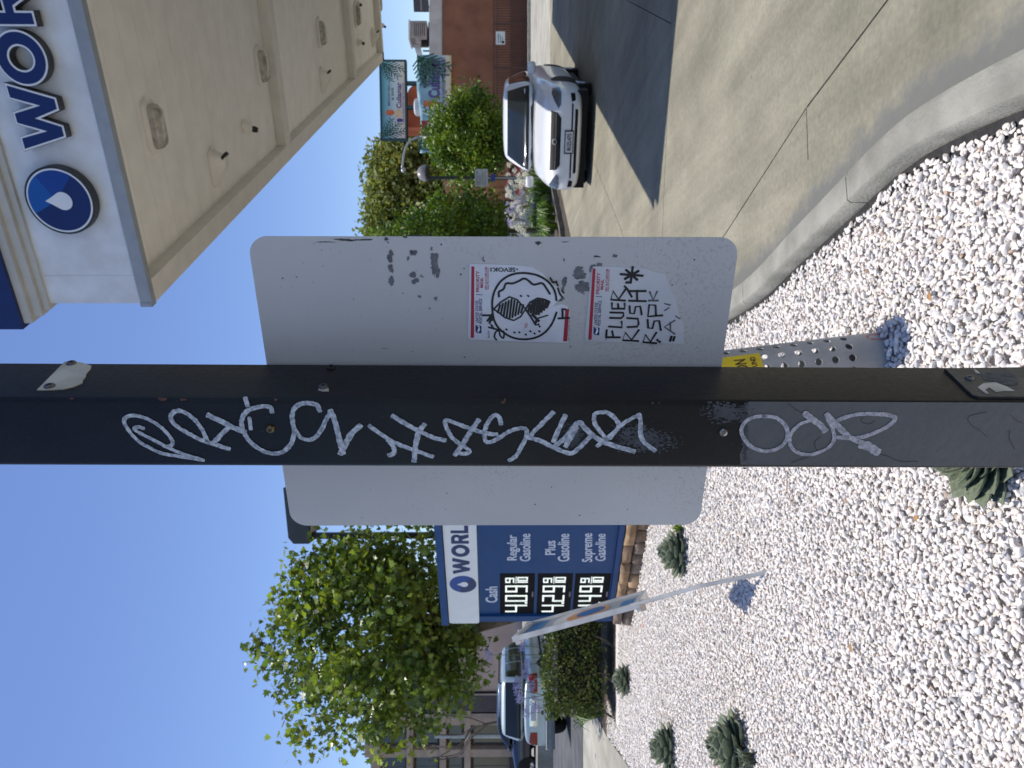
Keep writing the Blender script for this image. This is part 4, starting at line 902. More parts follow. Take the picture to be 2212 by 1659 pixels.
screw(FR, za, 455,100,.0062,M_screw,off=.0015); screw(FR, za, 312,250,.0066,M_screw,off=.0015); screw(FR, za, 2143,120,.0058,M_screwd); screw(FR, za, 2093,250,.006,M_screw,off=.001)
mb = MB(); polyflat(mb, FR, [FR.px(*za(*p)) for p in [(2058,268),(2075,232),(2125,255),(2128,275),(2090,276)]], .0009, .0008); mb.build('paper_scrap', M_torn, sp_)
screw(FF, za, 1760,540,.0058,pm('screw brass', lin(120,100,70), .35, metal=.8, var=.5, vs=300)); screw(FF, zc, 260,716,.0058,pm('screw bright', (.5,.5,.5), .15, metal=1))
M_plate = pm('plate paint', lin(66,66,64), .45, col2=lin(54,54,52), vs=20, bump=.1, bs=80)
mb = MB(); polyflat(mb, FR, [FR.px(*zc(*p)) for p in [(1700,297),(1790,385),(1845,440),(1880,470),(1920,482),(2212,484),(2420,486),(2420,292),(2212,290)]], .0032, .003); mb.build('service_plate', M_plate, sp_)
screw(FR, zc, 1860,366,.0055,M_screw,off=.0032)
mb = MB()
for pts in ([(1885,305),(1905,312),(1930,335),(1900,330)],[(1912,425),(1950,398),(2030,392),(2060,405),(2100,420),(2150,448),(2080,448),(2030,455),(1985,425),(1960,440),(1985,468),(1965,465),(1930,440)]): polyflat(mb, FR, [FR.px(*zc(*p)) for p in pts], .0040, .0007)
lb = mb.build('torn_seal', M_torn, sp_)
mb = MB(); polyflat(mb, FR, [FR.px(*zc(*p)) for p in [(1935,330),(2110,318),(2160,345),(2175,400),(2130,415),(2010,385),(1950,372)]], .0036, .0003); mb.build('label_residue', pm('residue dark', lin(84,84,82), .8, var=.4, vs=120), sp_)
mb = MB(); text_fit(mb, FR, zc(1990,412), zc(2118,425), zc(1990,399), 'ecuri', .0042, bold=.02); 
text_fit(mb, FR, zc(1990,430), zc(2050,430), zc(1990,418), 'eal', .0042, bold=.02)
mb.build('seal_print', M_mark, lb)

# ================================================================ LEANING SMALL SIGN
M_wmetal = pm('white frame', lin(192,192,190), .4, col2=lin(172,171,167), vs=9, bump=.06, bs=40)
M_rusty = pm('rusty bracket', lin(176,150,120), .6, col2=lin(150,150,148), vs=26)
b0 = ground(1657,1225,0.01)
zL = zoomer(1650,2000,1000/2212)
Yt = 4.60; lean_y = .23
pA = at(*zL(1905,835), Yt); pB = at(*zL(838,1125), Yt+lean_y)   # bottom and top of the near edge
up_ = (pB-pA).normalized(); far_d = Vector((-.172,1,0)); far_d = (far_d-up_*far_d.dot(up_)).normalized()
ls = thing('leaning_sign', 'small framed poster sign on a thin pole leaning over the gravel', 'sign', b0)
nl = up_.cross(far_d).normalized(); nl = -nl if nl.x < 0 else nl
HS = (pB-pA).length; WS = .35
FLs = Frame(pA, far_d, up_); 
if FLs.n.x < 0: FLs = Frame(pA, far_d, up_); FLs.n = -FLs.n
def lbox(nm, s0, s1, t0, t1, o0, o1, mat): mb = MB(); fbox(mb, FLs, s0, s1, t0, t1, o0, o1); return mb.build(nm, mat, ls)
MB().tube([b0-Vector((0,0,.15)), b0+ (pA-b0)*.5, pA+up_*.05], .0125, 10).build('pole', M_wmetal, ls)
lbox('near_rail', -.012,.0,-.01,HS+.02,-.026,.008,M_wmetal); lbox('far_rail', WS,WS+.015,-.01,HS+.01,-.05,.012,M_wmetal)
lbox('bottom_rail', .0,WS,-.01,.02,-.05,.012,M_wmetal); lbox('top_rail', .0,WS,HS-.02,HS+.01,-.05,.012,M_wmetal)
lbox('bracket', -.014,.05,-.035,-.0105,-.05,.01,M_rusty); lbox('corner_clip', WS-.03,WS+.016,HS+.0105,HS+.028,-.05,.014,M_rusty)
M_pos = pm('poster grey', lin(150,152,154), .5, var=.12, vs=5); po_ = lbox('poster', .002,WS-.002,.02,HS-.02,-.03,-.004,M_pos)
mb = MB(); fbox(mb, FLs, .02,WS-.02,HS-.16,HS-.03,-.004,-.003); mb.build('poster_band', pm('poster blue', lin(60,110,150), .5, var=.1), po_)
mb = MB(); polyflat(mb, FLs, circ(WS*.5,HS*.60,.17,.11,30), -.003); mb.build('poster_cloud', pm('poster pale', lin(196,192,186), .5, var=.1), po_)
mb = MB(); polyflat(mb, FLs, circ(WS*.5,HS*.44,.14,.15,30), -.0025); mb.build('poster_shape', pm('poster orange', lin(196,140,84), .5, var=.2, vs=9), po_)
mb = MB(); polyflat(mb, FLs, circ(WS*.55,HS*.42,.10,.10,30), -.002); mb.build('poster_shape', pm('poster deep blue', lin(40,96,146), .5, var=.15), po_)
mb = MB(); fbox(mb, FLs, .1,WS-.1,.05,.14,-.0038,-.003); mb.build('poster_band', MATS['poster blue'], po_)

# ================================================================ PERFORATED TUBE MARKER
pb = ground(1893,772,0.0); tm = thing('perforated_tube', 'perforated pale metal tube with a yellow tag standing in the gravel', 'marker post', pb)
RT = .105; hs_ = .0375; nx_ = round(2*PI*RT/.051); cw = 2*PI*RT/nx_; ch_ = .070; nh = 13; nz0 = .155
tilt = Matrix.Translation(pb) @ Matrix.Rotation(-.12,4,'Y') @ Matrix.Rotation(.04,4,'X')
M_tube = pm('tube grey', lin(156,156,154), .45, col2=lin(138,138,137), vs=7, bump=.08, bs=60)
mb = MB(); hr = .0148; NS = 16
def tp(a, z, r): t = tilt@Vector((r*math.cos(a), r*math.sin(a), z)); return t
for sgn, r in ((1,RT),(-1,RT-.004)):
    for i in range(nx_):
        for j in range(nh):
            a0 = (i+.5*(0))*cw; zc_ = nz0+j*ch_+(i%2)*0
            inner = [(hr*math.cos(2*PI*k/NS), hr*math.sin(2*PI*k/NS)) for k in range(NS)]
            outer = []
            for k in range(NS):
                c_, s_ = math.cos(2*PI*k/NS), math.sin(2*PI*k/NS); m_ = max(abs(c_),abs(s_)); outer.append((c_/m_*cw/2, s_/m_*ch_/2))
            vs = [tp((a0+x)/RT, zc_+y, r) for x, y in inner+outer]
            mb.add(vs, [(k,(k+1)%NS,NS+(k+1)%NS,NS+k) for k in range(NS)])
            if sgn > 0: mb.add([tp((a0+x)/RT, zc_+y, q) for q in (RT,RT-.004) for x, y in inner], [(k,(k+1)%NS,NS+(k+1)%NS,NS+k) for k in range(NS)])
    zl = nz0-ch_/2; zh = nz0+(nh-.5)*ch_
    for za_, zb2 in ((-.2,zl),(zh,zh+.05)):
        n2 = nx_*4; mb.add([tp(2*PI*k/n2-cw/2/RT, z, r) for z in (za_,zb2) for k in range(n2)], [(k,(k+1)%n2,n2+(k+1)%n2,n2+k) for k in range(n2)])
o = mb.build('tube', M_tube, tm); o.data.polygons.foreach_set('use_smooth', [True]*len(o.data.polygons))
mb = MB()
for k in range(9):
    pass
vs = []; 
aC = math.atan2(-pb.y, -pb.x)
angs = [aC-.95+1.78*k/10 for k in range(11)]
for z in (.52,.86): vs += [tp(a, z, RT+.0015) for a in angs]
mb.add(vs, [(k,k+1,11+k+1,11+k) for k in range(10)]); tg = mb.build('yellow_tag', pm('yellow tag', lin(214,186,20), .5, col2=lin(196,168,24), vs=12), tm)
# letters on the tag, wrapped on the tube
mb = MB()
def wrap_text(txt, a_start, z0, h, w, bold=.02):
    v_, f_, tw = text_verts(txt, bold)
    mb.add([tp(a_start+v.x/tw*w/RT, z0+v.y*h/CAP, RT+.003) for v in v_], f_)
wrap_text('CAUTION', aC-.8, .585, .045, .150); wrap_text('UNDERGROUND', aC-.8, .545, .02, .155)
mb.build('tag_print', pm('tag ink', lin(60,28,24), .5, var=.1), tg)
mb = MB(); a_ = aC+.95
mb.add([tp(a_+da, z, RT+.001) for da, z in ((-.2,.01),(.22,-.0),(.25,.045),(.1,.065),(-.12,.05))], [(0,1,2,3,4)]); mb.build('red_paint_mark', pm('red spray', lin(190,96,84), .7, var=.3, vs=60), tm)
# ================================================================ PLANTS NEAR
M_agave = pm('agave leaf', lin(122,130,108), .55, col2=lin(94,104,82), vs=9, bump=.05, bs=60)
def agave_leaf(k):
    mb = MB(); rings = []; prof = [(0,.30,.10),(.2,.36,.12),(.45,.46,.11),(.68,.46,.09),(.86,.32,.05),(.96,.10,.02),(1.04,.006,.004)]
    for t, w, th in prof:
        y = t; lift = .22*t*t; w *= .70+.05*k; cup = .30*w
        rings.append([Vector((-w,y,lift+cup)),Vector((-w*.5,y,lift+cup*.25)),Vector((0,y,lift)),Vector((w*.5,y,lift+cup*.25)),Vector((w,y,lift+cup)),Vector((w*.55,y,lift-th*.55)),Vector((0,y,lift-th)),Vector((-w*.55,y,lift-th*.55))])
    mb.loft(rings); me = mb.mesh('leaf', M_agave, True); return me
AL = [agave_leaf(k) for k in range(3)]
def agave(p, R, n, lab, seed, tall=1.0):
    rs = random.Random(seed); t = thing('agave_plant', lab, 'agave', p, 0, 'agave rosettes in the gravel')
    for i in range(n):
        f = (i+.5)/n; az = i*2.39996+rs.uniform(-.15,.15); el = math.radians(80-86*f**.72)+rs.uniform(-.06,.06); L = R*(.62+.42*f)*(1+rs.uniform(-.08,.08))
        o = bpy.data.objects.new('leaf', AL[i%3]); COL.objects.link(o); o.parent = t
        o.rotation_euler = (Matrix.Rotation(az,3,'Z') @ Matrix.Rotation(el,3,'X')).to_euler(); o.scale = (L*(1.0-.15*f),L,L*.9)
        o.location = Vector((0,0,R*(.30-.27*f)*tall)) + Matrix.Rotation(az,3,'Z') @ Vector((0,R*.12*f,0))
    return t
agave(ground(1474,1195,0), .21, 38, 'grey green agave rosette in front of the price sign', 1, 1.2)
agave(ground(1357,1470,0), .20, 34, 'small agave rosette at the foot of the hedge', 2, 1.2)
agave(ground(1452,1616,0), .205, 38, 'agave rosette between the hedge corner and the biggest rosette', 3, 1.25)
agave(ground(1600,1612,0), .215, 46, 'biggest full agave rosette with small offsets at its foot', 4, 1.35)
agave(ground(2135,975,0), .16, 70, 'agave rosette close behind the graffiti covered post', 5, 1.0)
# grass tuft and offsets
M_tuft = pm('young grass', lin(128,150,60), .6, col2=lin(96,122,44), vs=20, transl=.25)
def tuft(p, n, h, lab, seed, nm='grass_tuft', cat='grass tuft', mat=None, width=.006):
    rs = random.Random(seed); mb = MB()
    for _ in range(n):
        az = rs.uniform(0,6.28); L = h*rs.uniform(.6,1.1); b = Vector((rs.gauss(0,h*.15),rs.gauss(0,h*.15),0)); d = Vector((math.cos(az),math.sin(az),0)); s_ = Vector((-d.y,d.x,0))*width
        out = rs.uniform(.2,.8)
        P1 = b+d*L*.3*out+Vector((0,0,L*.6)); P2 = b+d*L*.75*out+Vector((0,0,L*(1-.35*out)))
        mb.add([b-s_,b+s_,P1+s_*.8,P1-s_*.8,P2], [(0,1,2,3),(3,2,4)])
    o = mb.build(nm, mat or M_tuft, None); o.location = p; return tag(o, lab, cat)
tuft(ground(1474,1140,0), 40, .11, 'small yellow green grass tuft beside the front agave', 1)
tuft(ground(1612,1618,0)+Vector((.02,-.16,0)), 60, .12, 'dark spiky offset leaves in front of the biggest agave', 2, 'agave_offset', 'seedling', M_agave, .009)
# small litter on the gravel
M_dry = pm('dry leaf', lin(176,132,84), .8, col2=lin(140,100,62), vs=60)
def litter(px,py,L,w,rz,lab,nm,cat,mat):
    p = ground(px,py,.018); mb = MB(); n_ = 6
    pts = [(L*(i/n_-.5), w*math.sin(PI*i/n_)) for i in range(n_+1)]+[(L*(i/n_-.5), -w*math.sin(PI*i/n_)) for i in range(n_-1,0,-1)]
    mb.extr([Vector((x,y,.006*math.cos(x/L*3))) for x, y in pts], (0,0,.0012)); o = mb.build(nm, mat); o.location = p; o.rotation_euler = (.15,.1,rz); tag(o, lab, cat)
litter(1385,1352,.05,.012,.4,'small red petal lying on the gravel by the stone base','petal','petal',pm('red petal', lin(190,40,52), .7))
for px_,py_,L_2,rz_,lb_ in ((1716,905,.05,.3,'curled tan leaf on the gravel right of the grey sign'),(2052,985,.04,1.2,'tan leaf on the gravel below the post and beside the near agave'),(1980,1120,.045,2.0,'brown leaf on the open gravel left of the near agave'),(1840,1400,.05,.8,'tan leaf alone on the open gravel below the biggest agave'),(1600,1330,.05,1.9,'tan leaf on the gravel left of the leaning pole foot'),(2010,640,.045,.6,'brown leaf on the gravel near the curved kerb')): litter(px_,py_,L_2,.011,rz_,lb_,'dry_leaf','dead leaf',M_dry)
pA_ = ground(1700,1035,.022); pB_ = ground(1712,1092,.022); o = MB().tube([pA_,pA_.lerp(pB_,.5)+Vector((.01,.02,.008)),pB_], [.003,.0025,.0015], 5).build('twig', M_dry); tag(o, 'thin dry stem lying on the gravel left of the post', 'twig')
# hedge
M_hedge = pm('hedge leaf', lin(104,112,48), .5, col2=lin(66,84,36), vs=5, island=.35, transl=.18, spec=.4)
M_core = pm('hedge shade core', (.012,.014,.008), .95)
hx0, hx1, hy0, hy1, hz = -4.72, -1.9, 10.42, 11.25, .94
hg = thing('hedge', 'clipped green hedge along the back of the white gravel', 'hedge', ((hx0+hx1)/2,(hy0+hy1)/2,0))
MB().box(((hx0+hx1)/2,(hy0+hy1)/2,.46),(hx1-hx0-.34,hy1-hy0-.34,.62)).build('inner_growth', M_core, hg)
pos = []; 
for _ in range(9500):
    x = random.uniform(hx0,hx1); z = random.uniform(.08,hz); y = random.uniform(hy0,hy1); f = random.random()
    d_ = abs(random.gauss(0,.07))
    if f < .5: y = hy0+d_
    elif f < .78: z = hz-d_+.05*math.sin(x*4.1)
    elif f < .92: x = hx0+d_
    wob = .05*math.sin(x*5.3+z*4)+.03*math.sin(x*13+z*9); y += wob
    if z < .22 and random.random() < .6: continue
    pos.append((x,y,z+random.gauss(0,.015)))
lf = scatter_mesh('leaves', *LEAF, pos, rand_rots(len(pos), .3), RNG.uniform(.035,.065,len(pos)), M_hedge)
tag(link('leaves', lf, hg), None, kind='stuff')
M_bark = pm('grey bark', lin(120,108,94), .9, col2=lin(80,70,60), vs=20, bump=.8, bs=40)
for x0, x1 in ((-4.62,-4.5),(-4.1,-4.2),(-3.6,-3.55),(-3.0,-3.1),(-2.4,-2.35)):
    MB().tube([(x0-.12,hy0+.05,-.02),(x0-.02,hy0+.12,.16),(x1,hy0+.3,.5)], [.022,.017,.012], 6).build('stem', M_bark, hg)
# agapanthus
M_strap = pm('strap leaf', lin(92,118,42), .45, col2=lin(62,90,32), vs=4, island=.25, transl=.25, spec=.45)
M_stem = pm('flower stem', lin(110,120,84), .6); M_lil = pm('lilac petal', lin(206,200,226), .6, col2=lin(178,172,208), vs=30, island=.15, transl=.12); M_whp = pm('white petal', lin(226,224,214), .6, col2=lin(204,204,186), vs=30, island=.12, transl=.3)
def umbel_mesh(mat, r, n, seed):
    rs = np.random.default_rng(seed); d = rs.normal(size=(n,3)); d /= np.linalg.norm(d,axis=1)[:,None]; d[:,2] = d[:,2]*.8+.15
    return scatter_mesh('flower_head', *LEAF, d*r*rs.uniform(.5,1,n)[:,None], rand_rots(n,0,rs), rs.uniform(.3,.5,n)*r, mat)
UMB = {'l':[umbel_mesh(M_lil,.09,90,k) for k in range(3)],'w':[umbel_mesh(M_whp,.10,100,k) for k in range(3)]}
def clump_mesh(seed, n=70, h=.5):
    rs = random.Random(seed); mb = MB()
    for _ in range(n):
        az = rs.uniform(0,6.28); L = h*rs.uniform(.7,1.15); d = Vector((math.cos(az),math.sin(az),0)); s_ = Vector((-d.y,d.x,0))*.013; out = rs.uniform(.35,.95); b = d*rs.uniform(0,.07)
        pts = [b, b+d*L*.25*out+Vector((0,0,L*.5)), b+d*L*.6*out+Vector((0,0,L*(.82-.1*out))), b+d*L*1.0*out+Vector((0,0,L*(.85-.5*out)))]
        ws = [.9,1,.8,.05]; vs = []
        for p, w in zip(pts, ws): vs += [p-s_*w, p+s_*w]
        mb.add(vs, [(0,1,3,2),(2,3,5,4),(4,5,7,6)])
    return mb.mesh('leaf_clump', M_strap)
CL = [clump_mesh(k) for k in range(4)]
def agap(p, heads, lab, group, k, scale=1.0):
    t = thing('agapanthus_plant', lab, 'flowering plant', p, random.uniform(0,6), group); t.scale = (scale,)*3
    link('leaf_clump', CL[k%4], t, True)
    for i, (kind, dx, dy, h) in enumerate(heads):
        MB().tube([(dx*.2,dy*.2,0),(dx*.7,dy*.7,h*.6),(dx,dy,h)], [.007,.006,.005], 5).build('stem', M_stem, t, local=True)
        o = link('flower_head', UMB[kind][i%3], t, True); o.location = (dx,dy,h); o.rotation_euler = (0,0,i)
    return t
# by the hedge: measured heads
heads = [((1058,1415),'l'),((1128,1395),'l'),((1142,1435),'l'),((1120,1475),'l'),((1148,1482),'l'),((1125,1510),'l'),((1155,1512),'l'),((1135,1455),'l'),((1160,1530),'l'),((1140,1540),'l'),((1118,1490),'l')]
for i in range(0, len(heads), 3):
    grp = heads[i:i+3]; Yh = 11.75; base_ = at(*grp[0][0], Yh); base_ = Vector((base_.x, Yh, 0)); hs__ = []
    for (q, kd) in grp:
        w_ = at(*q, Yh+random.uniform(-.1,.1)); hs__.append((kd, w_.x-base_.x, w_.y-base_.y, w_.z))
    t = agap(base_, hs__, ['lilac flower stem standing tallest behind the hedge by the price sign','lilac flowers in front of the silver wagon tail lamp','lilac flower cluster lowest behind the hedge beside the wagon bumper','lilac flower pair at the left end of the cluster behind the hedge'][i//3], 'lilac flowers behind the hedge', i); t.rotation_euler = (0,0,0)

# ================================================================ STREET TREE
M_leafA = pm('maple leaf', lin(132,146,58), .36, col2=lin(68,88,38), vs=1.6, island=.5, transl=.26, spec=.42)
M_trunk = pm('tree bark', lin(128,112,92), .9, col2=lin(84,72,58), vs=9, bump=1.0, bs=24)
def crown_points(c, r, nclump, per, seed, spread=.28, shell=.55, holes=True):
    rs = np.random.default_rng(seed); P_ = []
    for _ in range(nclump):
        d = rs.normal(size=3); d /= np.linalg.norm(d); q = rs.uniform(shell**3,1)**(1/3); cc = np.array(c)+d*np.array(r)*q
        P_.append(cc+rs.normal(size=(per,3))*np.array(r)*spread*rs.uniform(.6,1.1)*np.array([1,1,.75]))
    return np.concatenate(P_)
def tree(name, lab, cat, base, c, r, nclump, per, leaf, size, mleaf, seed, trunk_r=.12, nsingle=0, limbs=9, group=None, spread=.2, shell=.5, up=.5, extra=None):
    t = thing(name, lab, cat, base, 0, group); rs = random.Random(seed); c = Vector(c); base = Vector(base)
    fork = base.lerp(Vector((c.x,c.y,c.z-r[2]*.7)), .9); 
    MB().tube([base-Vector((0,0,.2)), base.lerp(fork,.5)+Vector((rs.uniform(-.05,.05),0,0)), fork], [trunk_r*1.25,trunk_r,trunk_r*.8], 10).build('trunk', M_trunk, t, True)
    for i in range(limbs):
        d = Vector((rs.gauss(0,1),rs.gauss(0,1),rs.uniform(.2,1.3))).normalized(); e_ = c+Vector((d.x*r[0]*.8,d.y*r[1]*.8,(d.z-.25)*r[2]*.9)); m_ = fork.lerp(e_,.5)+Vector((0,0,r[2]*.12))
        MB().tube([fork, m_, e_], [trunk_r*.5,trunk_r*.28,trunk_r*.07], 6).build('limb', M_trunk, t, True)
    pos = crown_points(c, r, nclump, per, seed, spread, shell)
    if extra is not None: pos = np.concatenate([pos, extra])
    n = len(pos); rots = rand_rots(n, up, np.random.default_rng(seed+9)); sc = np.random.default_rng(seed+5).uniform(size*.65,size*1.25,n)
    if nsingle:
        dist = -np.array([ (p[1]) for p in pos]) + np.random.default_rng(1).normal(0,.5,n)     # the leaves on the side seen
        idx = np.argsort(-dist)[:nsingle]; keep = np.ones(n,bool); keep[idx] = False
        me = MB().add(*leaf).mesh('leaf', mleaf)
        variants = [me]
        for i in idx:
            o = bpy.data.objects.new('leaf', variants[0]); COL.objects.link(o); o.parent = t
            R_m = Matrix(rots[i].tolist()).to_4x4(); M = Matrix.Translation(Vector(pos[i])-base) @ R_m @ Matrix.Scale(sc[i],4); o.matrix_basis = M
        pos, rots, sc = pos[keep], rots[keep], sc[keep]
    tag(link('foliage', scatter_mesh('foliage', *leaf, pos, rots, sc, mleaf), t), None, kind='stuff')
    return t
Yt_ = 12.9
tc_ = at(820,1372,Yt_); tb = at(1300,1268,Yt_); tb = Vector((tb.x,Yt_,-.05))
# sprays at the top, the left and the lower right as in the photograph
ex = []
rs_ = np.random.default_rng(12)
for (px,py,k,sp) in ((560,1400,50,.12),(585,1440,70,.16),(640,1260,60,.14),(660,1225,50,.12),(700,1180,60,.15),(780,1170,70,.16),(860,1190,80,.18),(640,1580,60,.15),(690,1600,50,.16),(760,1590,70,.18),(840,1600,60,.2),(920,1570,70,.2),(1000,1440,90,.2),(1010,1390,70,.16),(980,1500,60,.18),(600,1320,40,.12),(705,1290,90,.25),(930,1160,60,.15),(640,1500,80,.2)):
    q = at(px,py,Yt_+rs_.uniform(-.5,.3)); ex.append(np.array(q)+rs_.normal(size=(k,3))*sp)
tree('street_tree', 'big leafy broadleaf street tree rising behind the price sign', 'tree', tb, tc_, (1.62,1.5,1.75), 260, 46, MAPLE, .103, M_leafA, 21, .13, 300, 12, None, .17, .35, .55, np.concatenate(ex))
# ================================================================ CARS
M_tyre = pm('tyre rubber', (.015,.015,.016), .8, var=.2); M_rim = pm('wheel alloy', (.55,.56,.58), .3, metal=.9, var=.1)
M_glass = pm('car glass', (.012,.018,.022), .06, var=.2, vs=1.5, spec=.45); M_trim = pm('black trim', (.010,.010,.011), .6, var=.2, spec=.2)
M_chrome = pm('chrome', (.75,.76,.78), .15, metal=1, var=.05); M_lamp = pm('lamp glass', lin(76,80,85), .08, var=.2, vs=12, spec=.9, coat=.5); M_redl = pm('tail lamp red', lin(150,16,22), .2, var=.2, vs=8)
M_gbar = pm('grille bar grey', (.16,.16,.165), .35, var=.1)
M_plate_ = pm('number plate', lin(200,202,206), .5, var=.08, vs=40)
def car(name, lab, p, rz, paint, st, cab, wheels, group=None, feats=(), subs=2):
    """st: body stations (y, half width, bottom, top); cab: greenhouse (front base y, rear base y, front roof y, rear roof y, base w, roof w, base z, roof z)"""
    t = thing(name, lab, 'car', p, rz, group)
    rings = []
    for y, w, zb, zt in st:
        hlf = [(0,zb),(w*.8,zb),(w*.965,zb+.07),(w,zb+(zt-zb)*.42),(w*.985,zb+(zt-zb)*.70),(w*.93,zb+(zt-zb)*.9),(w*.80,zt-.008),(w*.45,zt+.012),(0,zt+.018)]
        rings.append([Vector((x,y,z)) for x, z in hlf]+[Vector((-x,y,z)) for x, z in hlf[-2:0:-1]])
    mb = MB(); mb.loft(rings); body = mb.build('body', paint, t, True, local=True)
    def bake(o, lv):
        m = o.modifiers.new('s','SUBSURF'); m.levels = lv; m.render_levels = lv; dg = bpy.context.evaluated_depsgraph_get(); me = bpy.data.meshes.new_from_object(o.evaluated_get(dg)); o.modifiers.clear(); o.data = me; me.polygons.foreach_set('use_smooth',[True]*len(me.polygons))
    bake(body, subs)
    yf, yr, rf, rr, bw, rw, bz, rz_ = cab
    def ring(y0, y1, w, z, k): return [Vector((x,y,z)) for x, y in rrect(-w, y1, w, y0, k, 3)]
    L = lambda a, b, u: a+(b-a)*u
    mb = MB(); mb.loft([ring(L(yf,rf,u),L(yr,rr,u),L(bw,rw,u),L(bz-.05,rz_,v),.10+.05*u) for u, v in ((0,0),(.33,.37),(.66,.71),(.93,.95))]+[ring(rf-.07,rr+.07,rw-.07,rz_-.004,.16),ring(rf-.35,rr+.35,rw-.3,rz_+.022,.2)]); roof = mb.build('roof', paint, t, True, local=True)
    bake(roof, 1)
    def bv(o): me = o.data; return BVHTree.FromPolygons([v.co for v in me.vertices],[tuple(f.vertices) for f in me.polygons])
    B = {'body':bv(body),'roof':bv(roof)}
    for nm, on, axis, sign, poly, mat, off in feats:
        V, Fc = project(poly, B[on], axis, sign, off); o = MB().add(V,Fc).build(nm, mat, t, True, local=True)
    for (x, y, r, w) in wheels:
        s_ = 1 if x > 0 else -1
        M = Matrix.Translation((x,y,r)) @ Matrix.Rotation(PI/2*s_,4,'Y')
        a_ = [(x_+0,y_) for x_,y_ in circ(y,r,r*1.16,r*1.18,28) if y_ > .16]
        V, Fc = project(a_, B['body'], 'x', s_, .006); MB().add(V,Fc).build('wheel_arch', M_trim, t, False, local=True)
        mb = MB(); mb.lathe([(r*.62,-w),(r*.94,-w),(r,-w*.8),(r,-.03),(r*.95,.0),(r*.68,.004),(r*.62,-.01),(r*.6,-.05)], 28, M, cap=False); wh = mb.build('wheel', M_tyre, t, False, local=True); smooth_edges(wh, 40)
        mb = MB(); mb.lathe([(r*.64,.002),(r*.60,-.008),(r*.58,-.06),(.01,-.07)], 24, M, cap=False)
        for k in range(5):
            a = 2*PI*k/5; q = M @ Matrix.Rotation(a,4,'Z'); mb.add([q@Vector(v) for v in ((r*.1,-r*.10,.0),(r*.61,-r*.085,-.012),(r*.61,r*.085,-.012),(r*.1,r*.10,.0),(r*.1,-r*.10,-.03),(r*.61,-r*.085,-.04),(r*.61,r*.085,-.04),(r*.1,r*.10,-.03))], [(0,1,2,3),(0,4,5,1),(3,2,6,7)])
        mb.lathe([(r*.17,-.02),(r*.16,.004),(.001,.008)], 14, M, cap=False)
        mb.build('rim', M_rim, wh, False, local=True)
    return t, B
def mirror_part(t, x, y, z, mat, glass=True):
    s_ = 1 if x > 0 else -1
    mb = MB(); mb.box((x+s_*.10,y,z),(.2,.12,.14),bev=.04); o = mb.build('wing_mirror', mat, t, True, local=True)
    MB().box((x+s_*.10,y-.064,z),(.15,.006,.10)).build('mirror_glass', M_glass, o, local=True)
def sym(p): return [(-x,z) for x, z in p][::-1]
